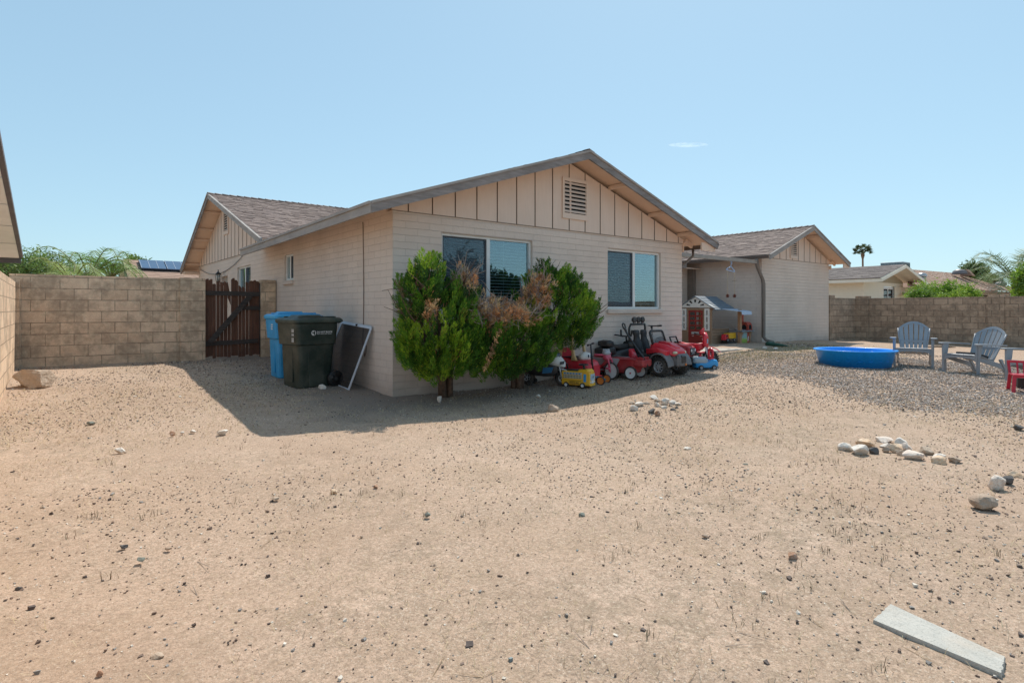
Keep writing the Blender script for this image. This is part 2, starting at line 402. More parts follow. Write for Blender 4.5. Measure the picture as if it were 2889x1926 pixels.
def scatter(n,x0,x1,y0,y1,seed,hole=True):
    r=np.random.RandomState(seed); x=r.uniform(x0,x1,n);y=r.uniform(y0,y1,n)
    ok=~((x>-.02)&(x<6.9)&(y>0))&~((x>6.8)&(y>.6)&(x<13.2))&~((x>13)&(x<17.8)&(y>1.5))&(x>-4.3)&(x<19.9)&(y<5.4)
    return x[ok],y[ok]
GP=[(6.3,-.9),(8.2,.1),(10,.2),(11.6,-.7),(12.6,-2.2),(12.6,-4.5),(11,-7.5),(8,-8.5),(5.8,-7.5),(5.2,-5.6),(5.7,-4),(6.4,-2.4)]
# pebbles strewn over the whole yard, denser in drifts
x,y=scatter(100000,-4.3,14,-8.3,5.4,11)
den=vnoise(x,y,.6,21)+.5*vnoise(x,y,2.1,22); d=np.hypot(x-CX,y-CY)
keep=rs.rand(len(x))<np.clip(.42+1.3*den,.08,1)
x,y,d=x[keep],y[keep],d[keep]
sz=.0042+.005*rs.rand(len(x))**2+.014*rs.rand(len(x))**18+.0007*d
tag(stones('pebbles',x,y,sz,[ST[0],ST[1],ST[1],ST[2],ST[3],ST[0],ST[4]],12,sink=.1),kind='stuff')
x,y=scatter(2400,-4.3,16,-8.3,3,13); sz=.007+.015*rs.rand(len(x))**4
tag(stones('loose_stones',x,y,sz,[ST[0],ST[1],ST[5],ST[1],ST[2],ST[0],ST[4],ST[3]],14,sink=.05),kind='stuff')
x=rs.uniform(5,13,120000);y=rs.uniform(-8.5,.3,120000)
ok=inquad(x+vnoise(x,y,1.1,6)*.9,y+vnoise(x,y,1.3,7)*.9,GP)&(vnoise(x,y,1.5,5)+rs.rand(len(x))>.12); x,y=x[ok]+rs.normal(0,.16,ok.sum()),y[ok]+rs.normal(0,.16,ok.sum())
tag(stones('gravel_bed',x,y,.010+.013*rs.rand(len(x)),[ST[2],ST[1],simple('gravel_mauve',(.46,.39,.35),.85,.3,40),simple('gravel_pale',(.66,.59,.53),.85,.2,40),ST[3],ST[3],simple('gravel_grey',(.38,.34,.32),.85,.3,40)],15,sink=.02),kind='stuff')
# dry grass blades and clippings
def blades(name,x,y,h,wd,lean,mats,seed,base=None,ang=None):
    r=np.random.RandomState(seed);n=len(x);a=r.uniform(0,2*PI,n) if ang is None else ang
    z=ground_z(x,y) if base is None else base
    px_=-np.sin(a)*wd/2;py_=np.cos(a)*wd/2
    tx=np.cos(a)*h*lean;ty=np.sin(a)*h*lean;tz=h*np.sqrt(np.clip(1-lean**2,.0004,1))
    p0=np.stack([x+px_,y+py_,z-.001],-1);p1=np.stack([x-px_,y-py_,z-.001],-1)
    p2=np.stack([x+tx*.6-px_*.7,y+ty*.6-py_*.7,z+tz*.75+.002],-1);p3=np.stack([x+tx*.6+px_*.7,y+ty*.6+py_*.7,z+tz*.75+.002],-1)
    p4=np.stack([x+tx,y+ty,z+tz*.9+.002],-1)
    V=np.stack([p0,p1,p2,p3,p4,p4+np.array([0,0,.0006])],1).reshape(-1,3)
    f=np.array([(0,1,2,3),(3,2,4,5)]);Fc=(f[None]+np.arange(n)[:,None,None]*6).reshape(-1,4)
    return npmesh(name,V,Fc,mats,np.repeat(r.randint(0,len(mats),n),2))
GR=[simple('straw',(.50,.38,.22),.9,.2,30),simple('straw_pale',(.60,.48,.30),.9,.2,30),simple('straw_grey',(.34,.28,.20),.9,.2,30),simple('straw_brown',(.25,.17,.10),.9,.2,30)]
x,y=scatter(150000,-4.3,12,-8.3,5.4,31)
den=vnoise(x,y,.5,41)+.6*vnoise(x,y,1.7,42)+.35*vnoise(x,y,5,43)
den+=.6*np.exp(-((x+1.4)**2/.8+(y-1.2)**2/2.5))+.95*np.exp(-((x-1.5)**2/9+(y+1.2)**2/.9))+.35*np.exp(-((x-3)**2/4+(y+3.6)**2/1.5))+.25*np.exp(-((x-8.5)**2/5+(y+.3)**2/.6))
keep=(rs.rand(len(x))<np.clip(den*1.6,0.02,1)); x,y=x[keep],y[keep]
d=np.hypot(x-CX,y-CY)
h=rs.uniform(.015,.065,len(x)); wd=(.0011+.00036*d)
tag(blades('dry_grass',x,y,h,wd,rs.uniform(.8,.999,len(x)),[GR[0],GR[1],GR[2],GR[0],GR[3],GR[1]],32),kind='stuff')
# thin green turf by the patio and sprouting weeds
x=rs.uniform(7,14.5,30000);y=rs.uniform(-2.4,1.4,30000)
f=np.exp(-((y+.0)/.85)**2)*np.clip((x-6.8)*.8,0,1)*np.clip((14.5-x)*.5,0,1)+vnoise(x,y,1.4,51)*.8
keep=(rs.rand(len(x))<f)&~((x<13.1)&(y>.65)); x,y=x[keep],y[keep]
tag(blades('thin_turf',x,y,rs.uniform(.015,.04,len(x)),np.full(len(x),.006),rs.uniform(.3,.9,len(x)),[simple('turf_green',(.22,.24,.07),.9,.2,30),simple('turf_olive',(.30,.27,.10),.9,.2,30),GR[0]],52),kind='stuff')
r=np.random.RandomState(61); cx_,cy_=scatter(240,-3.8,6,-8,-1.6,62)
k=(vnoise(cx_,cy_,.8,63)>-.05); cx_,cy_=cx_[k],cy_[k]
x=np.repeat(cx_,9)+r.normal(0,.022,len(cx_)*9);y=np.repeat(cy_,9)+r.normal(0,.022,len(cx_)*9)
tag(blades('weed_sprouts',x,y,r.uniform(.02,.055,len(x)),np.full(len(x),.0028),r.uniform(.1,.7,len(x)),[simple('weed_olive',(.13,.13,.07),.9,.2,30),simple('weed_brown',(.17,.11,.06),.9,.2,30)],64),kind='stuff')
# twigs
x,y=scatter(260,-4,6,-8,-1,71); 
tag(blades('twig_litter',x,y,r.uniform(.06,.2,len(x)),np.full(len(x),.004),np.full(len(x),.999),[GR[3],simple('twig_grey',(.16,.13,.11),.9)],72),kind='stuff')
# concrete patio slab
s=MB(); s.box((6.98,.72,-.2),(13.09,4.1,.205))
o=s.build('patio',simple('concrete',(.42,.38,.33),.9,.12,6,.3),bevel=.01); tag(o,kind='structure')
# ================================================================ HOUSE
def holes_wall(mb,ax,c,thick,u0,u1,z0,z1,holes,sgn=-1):
    # wall sheet with real openings: front plane at c, back plane at c+thick (away from the viewer side), reveals between
    us=sorted({u0,u1,*[h[0] for h in holes],*[h[1] for h in holes]}); zs=sorted({z0,z1,*[h[2] for h in holes],*[h[3] for h in holes]})
    P=(lambda u,z,t:(u,c+t,z)) if ax=='y' else (lambda u,z,t:(c+t,u,z))
    for a,b in zip(us,us[1:]):
        for d,e in zip(zs,zs[1:]):
            if any(h[0]<=a and b<=h[1] and h[2]<=d and e<=h[3] for h in holes): continue
            for t in (0,thick): mb.add([P(a,d,t),P(b,d,t),P(b,e,t),P(a,e,t)],[(0,1,2,3)])
    for h in holes+[(u0,u1,z0,z1)]:
        q=[(h[0],h[2]),(h[1],h[2]),(h[1],h[3]),(h[0],h[3])]
        for i in range(4):
            a,b=q[i],q[(i+1)%4]; mb.add([P(*a,0),P(*b,0),P(*b,thick),P(*a,thick)],[(0,1,2,3)])
house=thing('house','long single storey tan block house with brown shingle roofs and two garden gables','house',(0,0,0))
TZ=2.68
# --- windows (frame > pane, sill, blind, screen)
def window(ax,c,u0,u1,z0,z1,parent,kind='slider',sill=True,rev=.09,blind=True,label=None,flip=False):
    T=(lambda u,t,z:(u,t,z)) if ax=='y' else (lambda u,t,z:(t,u,z))
    def bx(mb,ua,ub,ta,tb,za,zb):
        p=T(ua,ta,za);q=T(ub,tb,zb); mb.box(tuple(map(min,p,q)),tuple(map(max,p,q)))
    f=MB(); t0,t1=c+rev-.045,c+rev+.03; w_=.042
    bx(f,u0+.001,u1-.001,t0,t1,z0+.001,z0+w_); bx(f,u0+.001,u1-.001,t0,t1,z1-w_,z1-.001)
    bx(f,u0+.001,u0+w_,t0,t1,z0+w_,z1-w_); bx(f,u1-w_,u1-.001,t0,t1,z0+w_,z1-w_)
    mid=(u0+u1)/2+(0 if not flip else 0)
    bx(f,mid-.035,mid+.035,t0-.006,t1-.002,z0+w_,z1-w_)
    # sash rails
    s0,s1=(u0+w_,mid-.035)
    o=f.build('window',M_vinyl,parent,bevel=.004)
    if label:o['label']=label
    p=MB(); bx(p,u0+w_,mid-.035,t0+.03,t0+.034,z0+w_,z1-w_); bx(p,mid+.035,u1-w_,t0+.036,t0+.04,z0+w_,z1-w_); p.build('pane',M_glass,o)
    sc=MB(); e=.018
    bx(sc,s0+.002,s1-.002,t0+.004,t0+.016,z1-w_-e-.002,z1-w_-.002); bx(sc,s0+.002,s1-.002,t0+.004,t0+.016,z0+w_+.002,z0+w_+e)
    bx(sc,s0+.002,s0+e,t0+.004,t0+.016,z0+w_+e,z1-w_-e-.002); bx(sc,s1-e,s1-.002,t0+.004,t0+.016,z0+w_+e,z1-w_-e-.002)
    sc.mi=1; bx(sc,s0+e,s1-e,t0+.009,t0+.011,z0+w_+e,z1-w_-e-.002)
    sc.build('insect_screen',[M_screenm,M_mesh],o)
    if blind:
        b=MB(); z=z1-w_-.03; i=0
        sg=1
        while z>z0+w_+.02:
            a=math.radians(28+2*math.sin(i*1.7)); dy=.021*math.cos(a);dz=.021*math.sin(a); tc=c+rev+.09
            b.add([T(u0+.03,tc-dy,z-dz),T(u1-.03,tc-dy,z-dz),T(u1-.03,tc+dy,z+dz),T(u0+.03,tc+dy,z+dz)],[(0,1,2,3)])
            z-=.052;i+=1
        for u in (u0+.25*(u1-u0),u0+.72*(u1-u0)): bx(b,u-.002,u+.002,c+rev+.068,c+rev+.07,z0+w_,z1-w_)
        b.build('blind',M_blind,o)
    if sill:
        s=MB(); bx(s,u0-.03,u1+.03,c-.05,c+rev-.05,z0-.085,z0-.004); s.build('sill',M_wall,o,bevel=.008)
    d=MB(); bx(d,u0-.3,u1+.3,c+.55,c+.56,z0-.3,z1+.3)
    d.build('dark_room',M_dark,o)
    return o
FW=[(.82,2.63,1.12,2.43),(4.52,6.15,1.262,2.43)]
a=MB(); holes_wall(a,'y',0,.2,0,6.88,-.3,TZ,FW); a.build('wall',M_wall,house)
SW=(4.40,4.98,1.855,2.395)
SW2=(7.66,8.98,1.62,2.36); SW3=(10.07,10.85,1.3,2.20)
a=MB(); holes_wall(a,'x',0.0,.2,.201,14.2,-.3,TZ,[SW,SW2,SW3])
a.build('wall',M_wall,house)
a=MB(); a.box((6.68,.201,-.3),(6.88,4.1,2.66)); a.build('wall',M_wall,house)
a=MB(); holes_wall(a,'y',4.1,.2,6.68,13.1,-.3,2.66,[(11.72,12.52,.2,2.40)]); a.build('wall',M_wall,house)
a=MB(); a.box((13.1,1.56,-.3),(17.66,1.76,2.845)); a.build('wall',M_wall,house)
a=MB(); a.box((0.003,.201,2.681),(.12,6.3,2.83)); a.build('frieze',M_wall,house)
a=MB(); a.box((6.76,.201,2.662),(6.877,4.1,2.80)); a.build('frieze',M_wall,house)
a=MB(); a.box((13.1,1.761,-.3),(13.3,12,2.98)); a.build('wall',M_wall,house)
a=MB(); a.box((17.46,1.761,-.3),(17.66,12,2.95)); a.build('wall',M_wall,house)
window('y',0,*FW[0],house,label='wide window with blinds behind the juniper bushes')
window('y',0,*FW[1],house,label='window with blinds above the parked toys')
window('x',0,*SW,house,blind=False,rev=.08,label='small narrow window above the bins')
window('x',0,*SW2,house,sill=False,blind=False,label='window beyond the wooden gate')
d=MB(); d.box((.07,SW3[0],SW3[2]),(.1,SW3[1],SW3[3])); d.build('door',simple('tan_door',(.40,.33,.27),.6),house)
# --- patio door behind the recess
d=MB(); d.box((11.77,4.13,.21),(12.47,4.17,2.35)); dd=d.build('door',simple('dark_door',(.015,.02,.04),.3),house)
d=MB(); d.box((11.72,4.07,.21),(11.77,4.19,2.42));d.box((12.47,4.07,.21),(12.51,4.19,2.42));d.box((11.77,4.07,2.35),(12.47,4.19,2.46)); d.build('door_frame',simple('pale_trim',(.5,.5,.47),.6),dd)
d=MB(); d.box((12.93,3.86,.2),(13.08,4.08,2.6)); d.build('post',M_trim,house)
# --- board and batten gables
def gable(ax,c,t,u0,u1,ua,z0,ze,za,step,first,mat,name='siding'):
    # triangular board field standing t proud of the wall, with dark grooves and flat battens
    mb=MB(); poly=[(u0,z0),(u1,z0),(u1,ze),(ua,za),(u0,ze)]
    A=(c-t,c) ; mb.prism(poly,A[0],A[1],'y' if ax=='y' else 'x')
    top=lambda u:(ze+(za-ze)*(u-u0)/(ua-u0)) if u<ua else (ze+(za-ze)*(u1-u)/(u1-ua))
    u=first
    while u<u1-.03:
        if u>u0+.02:
            h=top(u)-.01
            for q,w0,w1,tt in ((1,-.009,.004,.0035),(0,.006,.045,.011)):
                lo=(u+w0,c-t-tt,z0+.002);hi=(u+w1,c-t-.0005,h)
                if ax=='x': lo,hi=(lo[1],lo[0],lo[2]),(hi[1],hi[0],hi[2])
                mb.box(lo,hi,q)
        u+=step
    o=mb.build(name,[mat,M_batten],house)
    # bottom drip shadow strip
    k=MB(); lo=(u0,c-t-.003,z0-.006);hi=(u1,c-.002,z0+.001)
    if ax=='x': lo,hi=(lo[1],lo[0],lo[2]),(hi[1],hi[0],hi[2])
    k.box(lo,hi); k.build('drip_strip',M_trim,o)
    return o
gable('y',0,.02,-.02,6.9,3.48,TZ,2.76,3.90,.405,.24,M_side)
gable('x',0,.02,5.3,14.2,10.15,TZ,2.70,4.32,.405,5.5,M_side)
gable('y',1.56,.02,13.08,17.68,15.38,2.845,2.93,3.82,.405,13.35,M_side)
def vent(ax,c,u0,u1,z0,z1,n):
    f=MB();l=MB();k=MB();w_=.045
    def bx(mb,ua,ub,ta,tb,za,zb):
        lo=(ua,ta,za);hi=(ub,tb,zb)
        if ax=='x': lo,hi=(ta,ua,za),(tb,ub,zb)
        mb.box(lo,hi)
    c0=c-.02
    for q in ((u0-w_,u0,z0-.1,z1+.06),(u1,u1+w_,z0-.1,z1+.06)): bx(f,q[0],q[1],c0-.03,c0-.0006,q[2],q[3])
    bx(f,u0,u1,c0-.03,c0-.0006,z1,z1+.06); bx(f,u0,u1,c0-.03,c0-.0006,z0-.1,z0)
    o=f.build('gable_vent',M_side,house)
    bx(k,u0,u1,c0-.004,c0-.0008,z0,z1); k.build('vent_hole',M_dark,o)
    for i in range(n):
        z=z0+(i+.35)*(z1-z0)/n; dz=(z1-z0)/n
        A,B=(c0-.032,z-.01),(c0-.006,z+dz*.36)
        P=(lambda u,t,zz:(u,t,zz)) if ax=='y' else (lambda u,t,zz:(t,u,zz))
        vs=[P(u,t,zz) for u in (u0,u1) for t,zz in (A,(A[0],A[1]+.009),(B[0],B[1]+.009),B)]
        l.add(vs,[(0,1,2,3),(7,6,5,4),(0,4,5,1),(1,5,6,2),(2,6,7,3),(3,7,4,0)])
    l.build('louvre',M_side,o); return o
vent('y',0,3.345,3.895,2.985,3.56,8)
vent('x',0,9.85,10.35,3.45,3.98,8)
vent('y',1.56,14.85,15.25,3.0,3.45,7)
# --- roofs
def roof(e0,e1,r0,r1,name,parent,mat,thick=.03,seed=1,expo=.145,tabw=.24,deck=M_soffit,lbl=None,drop=0):
    """slope with eave e0->e1 and ridge r0->r1: solid deck plus individually lapped shingle tabs"""
    e0,e1,r0,r1=map(Vector,(e0,e1,r0,r1)); U=(e1-e0); L=U.length; Sd=(r0-e0); SL=max(Sd.length,(r1-e1).length)
    n=U.cross(r0-e0 if (r0-e0).length>.1 else r1-e0).normalized()
    if n.z<0:n=-n
    d=MB(); q=[p-n*drop for p in (e0,e1,r1,r0)]; d.add([p for p in q]+[p-n*thick for p in q],[(0,1,2,3),(7,6,5,4),(0,4,5,1),(1,5,6,2),(2,6,7,3),(3,7,4,0)])
    # deck hangs under the shingles as the painted boards
    r=random.Random(seed); vs=[];fs=[];col=[]
    nr=int(SL/expo)
    for i in range(nr+1):
        t0=i/nr; t1=min(1,(i+1.25)/nr); 
        if i==nr: break
        a0=e0.lerp(r0,t0);a1=e1.lerp(r1,t0);b0=e0.lerp(r0,t1);b1=e1.lerp(r1,t1)
        ln=(a1-a0).length
        if ln<.05: continue
        u=-r.random()*tabw
        while u<ln:
            wd=tabw*r.choice((.4,.55,.7,.85,1)); f0=max(0,u)/ln;f1=min(ln,u+wd)/ln; u+=wd
            if f1<=f0: continue
            hh=r.choice((.005,.006,.014,.017)); 
            if i==0: hh=.012
            p0=a0.lerp(a1,f0)+n*hh;p1=a0.lerp(a1,f1)+n*hh;p2=b0.lerp(b1,f1)+n*.003;p3=b0.lerp(b1,f0)+n*.003
            p4=a0.lerp(a1,f0)+n*.001;p5=a0.lerp(a1,f1)+n*.001
            b=len(vs); vs+=[p0,p1,p2,p3,p4,p5]; fs+=[(b,b+1,b+2,b+3),(b+4,b+5,b+1,b),(b+4,b,b+3,b+3),(b+5,b+2,b+1,b+1)][:2]
            c=r.random()*.5+.25+(.15 if hh>.01 else -.1); col+=[c,c]
    me=bpy.data.meshes.new(name); me.from_pydata([tuple(p) for p in vs],[],fs); me.materials.append(mat)
    at_=me.attributes.new('tab','FLOAT','FACE'); at_.data.foreach_set('value',[min(1,max(0,c)) for c in col]); me.update()
    o=bpy.data.objects.new(name,me); C.objects.link(o); o.parent=parent
    if lbl:o['label']=lbl
    d.build('roof_deck',deck,o)
    return o
def ridgecap(p,q,w_,drop,parent,mat,seed=3,step=.19):
    p,q=Vector(p),Vector(q); d=(q-p).normalized(); a=Vector((d.y,-d.x,0)); L=(q-p).length; r=random.Random(seed)
    vs=[];fs=[];col=[];u=0
    while u<L:
        for s in (-1,1):
            A=p+d*u+Vector((0,0,.035)); B=p+d*min(L,u+step*1.3)+Vector((0,0,.012))
            b=len(vs); vs+=[A,B,B+a*s*w_-Vector((0,0,drop)),A+a*s*w_-Vector((0,0,drop)),A-Vector((0,0,.022)),A+a*s*w_-Vector((0,0,drop+.022))]
            fs+=[(b,b+1,b+2,b+3),(b+4,b,b+3,b+5)]; c=r.random(); col+=[c,c]
        u+=step
    me=bpy.data.meshes.new('ridge_cap'); me.from_pydata([tuple(x) for x in vs],[],fs); me.materials.append(mat)
    at_=me.attributes.new('tab','FLOAT','FACE'); at_.data.foreach_set('value',col); me.update()
    o=bpy.data.objects.new('ridge_cap',me); C.objects.link(o); o.parent=parent; return o
OV=.5
# front gable: eaves x=-.545 / 7.45, ridge x=3.48
EL_=(-.545,2.665); RR=(3.48,4.01); ER=(7.40,2.70)
YB=9.6
ro=roof((EL_[0],-OV,EL_[1]),(EL_[0],6.2,2.585),(RR[0],-OV,RR[1]),(RR[0],YB,RR[1]),'roof',house,M_shingle,seed=1)
roof((ER[0],-OV,ER[1]),(ER[0],6.2,ER[1]),(RR[0],-OV,RR[1]),(RR[0],YB,RR[1]),'roof',house,M_shingle,seed=2)
ridgecap((RR[0],-OV-.03,RR[1]),(RR[0],YB,RR[1]),.13,.045,ro,M_shingle)
# main body: ridge along x at y=10.15
MR=(10.15,4.45); M1=(4.95,2.72); M2=(14.5,2.56)
ro2=roof((-.46,M1[0],M1[1]),(15.2,M1[0],M1[1]),(-.46,MR[0],MR[1]),(15.2,MR[0],MR[1]),'roof',house,M_shingle,seed=3,lbl='wide brown shingle slope of the rear roof')
roof((-.46,M2[0],M2[1]),(15.2,M2[0],M2[1]),(-.46,MR[0],MR[1]),(15.2,MR[0],MR[1]),'roof',house,M_shingle,seed=4)
ridgecap((-.5,MR[0],MR[1]),(15.2,MR[0],MR[1]),.13,.045,ro2,M_shingle)
# porch shed extension of the main roof toward the patio
roof((7.0,3.6,2.60),(13.0,3.6,2.60),(7.0,4.96,2.73),(13.0,4.96,2.73),'roof',house,M_shingle,seed=9)
# right wing
WR=(15.38,3.945); WL=(12.6,2.865); WRt=(18.12,2.88); WO=1.06
ro3=roof((WL[0],WO,WL[1]),(WL[0],10,WL[1]),(WR[0],WO,WR[1]),(WR[0],10,WR[1]),'roof',house,M_shingle,seed=5,lbl='brown shingle slope of the right wing')
roof((WRt[0],WO,WRt[1]),(WRt[0],10,WRt[1]),(WR[0],WO,WR[1]),(WR[0],10,WR[1]),'roof',house,M_shingle,seed=6)
ridgecap((WR[0],WO-.03,WR[1]),(WR[0],10,WR[1]),.13,.05,ro3,M_shingle)
# --- fascias: two tone, weathered board with paler drip strip above
def fascia(p,q,h=.135,mat=None,parent=house,strip=True,out=(0,-1,0),t=.035):
    p,q=Vector(p),Vector(q);o_=Vector(out); d=(q-p).normalized()
    b=MB(); dz=Vector((0,0,1))
    def brd(mb,top,bot,t0,t1):
        vs=[]
        for e in (p,q):
            for tt in (t0,t1):
                for z in (top,bot): vs.append(e+o_*tt+dz*z)
        mb.add(vs,[(0,1,3,2),(4,6,7,5),(0,4,5,1),(2,3,7,6),(0,2,6,4),(1,5,7,3)])
    brd(b,-.035,-h-.02,0,t); o=b.build('fascia',mat or M_fascia,parent)
    if strip:
        s=MB(); brd(s,.004,-.034,-.01,t+.02); s.build('drip_edge',M_fascia2,o)
    return o
fascia((EL_[0]-.02,-OV,EL_[1]+.005),(RR[0],-OV,RR[1]+.005))
fascia((RR[0],-OV,RR[1]+.005),(ER[0]+.01,-OV,ER[1]+.005))
fascia((EL_[0],-OV-.02,EL_[1]),(EL_[0],6.2,2.585),h=.13,out=(-1,0,0),mat=M_fascia2)
fascia((-.46,MR[0],MR[1]),(-.46,M1[0],M1[1]),h=.12,out=(-1,0,0),mat=M_fascia2)
fascia((-.46,MR[0],MR[1]),(-.46,M2[0],M2[1]),h=.12,out=(-1,0,0),mat=M_fascia)
fascia((WL[0],WO,WL[1]),(WR[0],WO,WR[1]),mat=M_fascia2,h=.13)
fascia((WR[0],WO,WR[1]),(WRt[0],WO,WRt[1]),mat=M_fascia2,h=.13)
# purlin ends under the overhangs
def sof(ps): 
    b=MB()
    for p,q,w_,h in ps: b.bar(p,q,w_,h)
    return b.build('rafter_tail',M_soffit,house)
zr=lambda x:RR[1]-(x-RR[0])*(RR[1]-ER[1])/(ER[0]-RR[0])
for x in (4.55,5.75,6.72): sof([((x,-.0,zr(x)-.075),(x,-OV,zr(x)-.075),.05,.07)])
a=MB(); a.box((6.89,-OV+.01,2.50),(7.38,-OV+.045,2.665)); a.box((6.89,-.02,2.50),(6.93,4,2.64)); a.build('soffit_board',M_soffit,house)
sof([((6.93,-.03,2.735),(7.2,-.03,2.64),.05,.09)])
zw=lambda x:WR[1]-(x-WR[0])*(WR[1]-WRt[1])/(WRt[0]-WR[0])
sof([((15.9,1.55,zw(15.9)-.08),(15.9,WO,zw(15.9)-.08),.06,.08)]); sof([((17.7,1.5,2.98),(18.0,1.5,2.84),.06,.1)])
a=MB(); a.box((17.68,WO+.01,2.70),(18.1,WO+.04,2.84)); a.box((17.68,1.5,2.66),(17.74,3.5,2.80)); a.build('soffit_board',M_soffit,house)
zl=lambda y:MR[1]-(y-MR[0])*(MR[1]-M2[1])/(M2[0]-MR[0])
for y in (10.9,11.8,12.4,13.0,13.9): sof([((-.01,y,zl(y)-.085),(-.45,y,zl(y)-.085),.045,.05)])
# soffit return at far left eave
a=MB(); a.box((-.44,14.1,2.42),(-.0,14.45,2.50)); a.build('soffit_board',M_soffit,house)
# --- gutters and downspouts
def gutter(p,q,out,parent=house):
    p,q=Vector(p),Vector(q);o_=Vector(out); b=MB(); dz=Vector((0,0,1)); pr=[(0,0),(.11,0),(.125,.02),(.125,-.0),(.095,-.1),(.0,-.1)]
    pr=[(0,0),(0,-.1),(.085,-.1),(.12,-.03),(.12,.0),(.11,.0),(.11,-.028),(.08,-.09),(.008,-.09),(.008,0)]
    b.loft([[e+o_*u+dz*v for u,v in pr] for e in (p,q)],smooth=False); return b.build('gutter',M_gutter,parent)
gutter((ER[0]+.005,-OV+.01,ER[1]-.01),(ER[0]+.005,4.5,ER[1]-.01),(1,0,0))
gutter((WL[0]-.005,WO+.01,WL[1]-.015),(WL[0]-.005,4.5,WL[1]-.015),(-1,0,0))
def spout(ps,parent=house,w_=.075):
    b=MB(); b.tube(ps,[w_*.62]*len(ps),4); 
    return b.build('downspout',M_trim,parent)
spout([(7.46,.12,2.60),(7.46,.12,2.45),(7.30,.14,2.34),(6.99,.16,2.14),(6.94,.16,2.02),(6.94,.16,.25)],w_=.055)
spout([(12.52,1.40,2.76),(12.52,1.40,2.60),(12.62,1.42,2.48),(12.96,1.46,2.16),(13.02,1.46,2.02),(13.02,1.46,.42),(13.05,1.40,.33),(13.13,1.25,.27)],w_=.10)
# --- patio beams
b=MB(); b.box((6.9,1.36,2.61),(12.45,1.44,2.71)); b.build('patio_beam',simple('beam_grey',(.33,.29,.25),.8,.15,6),house)
b=MB(); b.box((6.9,2.95,2.56),(10.9,3.03,2.68)); b.build('patio_beam',simple('beam_grey',(.33,.29,.25),.8,.15,6),house)
for y in (1.75,2.2,2.65):
    b=MB(); b.box((6.9,y,2.715),(10.6+.35*(3-y),y+.04,2.74)); b.build('patio_slat',simple('slat_pale',(.42,.36,.30),.8,.15,6),house)
b=MB(); b.box((10.7,2.9,2.50),(11.2,3.08,2.64)); b.build('patio_beam',M_trim,house)
# --- cable down the side wall and swagged cable on the far gable
b=MB(); b.tube([(-.02,.98,2.62)]+[(-.012,.98+.012*math.sin(z*3),z) for z in np.arange(2.5,.9,-.1)]+[(-.014,1.0,.75),(-.014,.95,.58),(-.014,.93,.52),(-.014,.89,.57),(-.014,.87,.70)],.006,6)
b.build('cable',simple('tan_cable',(.2,.14,.11),.7),house)
b=MB(); b.tube([(-.02,y,2.64-.34*(1-((y-11.2)/2.9)**2)) for y in np.arange(8.3,14.1,.2)],.009,5); b.build('cable',simple('grey_cable',(.22,.2,.19),.7),house)
# --- wall lantern by the far gate side
lm=simple('black_lantern_metal',(.02,.02,.022),.5)
b=MB(); b.cyl((-.01,10.42,1.98),(-.05,10.42,1.98),.05,n=10); b.tube([(-.05,10.42,1.98),(-.12,10.42,1.92),(-.17,10.42,1.98),(-.17,10.42,2.04)],.012,6)
b.cyl((-.17,10.42,2.02),(-.17,10.42,2.05),.05,.06,6); 
for k in range(6):
    t=k*PI/3; b.bar((-.17+.058*math.cos(t),10.42+.058*math.sin(t),2.05),(-.17+.08*math.cos(t),10.42+.08*math.sin(t),2.24),.009,.009)
b.cyl((-.17,10.42,2.24),(-.17,10.42,2.32),.095,.02,6); b.cyl((-.17,10.42,2.32),(-.17,10.42,2.37),.012,.02,6); b.cyl((-.17,10.42,2.02),(-.17,10.42,1.9),.03,.004,6)
wl=b.build('wall_lantern',lm,house)
b=MB(); b.cyl((-.17,10.42,2.06),(-.17,10.42,2.23),.045,.062,6); b.build('glass',simple('lantern_glass',(.5,.5,.47),.2),wl)
# ================================================================ BLOCK WALLS, GATE
def at_y(a,b,y): 
    r=ray(a,b); t=(y-CY)/r[1]; return CX+t*r[0],y,H+t*r[2]
def at_x(a,b,x):
    r=ray(a,b); t=(x-CX)/r[0]; return x,CY+t*r[1],H+t*r[2]
t=thing('block_wall','sunlit left boundary wall of tan concrete blocks','wall',(-4.33,3,0))
a=MB(); a.box((-.15,-9,-.4),(0,2.35,1.72)); a.build('blockwork',M_fence,t)
a=MB(); a.box((-.17,2.351,-.4),(.05,2.43,1.76)); a.build('end_pilaster',M_fence,t)
a=MB(); a.box((-.1,2.47,-.4),(.07,2.555,1.80)); a.build('end_pilaster',M_fence,t)
t=thing('block_wall','tan block wall between the left corner and the wooden gate','wall',(-3.0,5.56,0))
a=MB(); a.box((-1.42,0,-.3),(1.15,.15,1.87)); a.build('blockwork',M_fence,t)
a=MB(); a.box((1.151,-.04,-.3),(1.60,.19,1.885)); a.build('pillar',M_fence,t)
a=MB(); a.box((2.68,-.04,-.3),(2.98,.19,1.89)); tag(a.build('block_pillar',M_fence),'short block pillar between the wooden gate and the house','pillar').location=(-3.0,5.56,0)
XW,YW=20.0,1.58
t=thing('block_wall','short block wall joining the right wing to the rear boundary wall','wall',(17.67,YW,0))
a=MB(); a.box((.0,0,-.3),(2.33,.15,1.67)); a.build('blockwork',M_fence_shade,t)
a=MB(); a.box((.01,-.05,-.3),(.42,.2,1.76)); a.build('pillar',M_fence_shade,t)
t=thing('block_wall','long shaded block boundary wall behind the chairs','wall',(XW,0,0))
a=MB(); a.box((0,-30,-.3),(.15,YW-.45,1.67)); a.build('blockwork',M_fence_shade,t)
for y in (1.13,-2.80,-7.2):
    a=MB(); a.box((-.05,y,-.3),(.2,y+.45 if y>0 else y+.42,1.75 if y>0 else 1.74)); a.build('pillar',M_fence_shade,t)
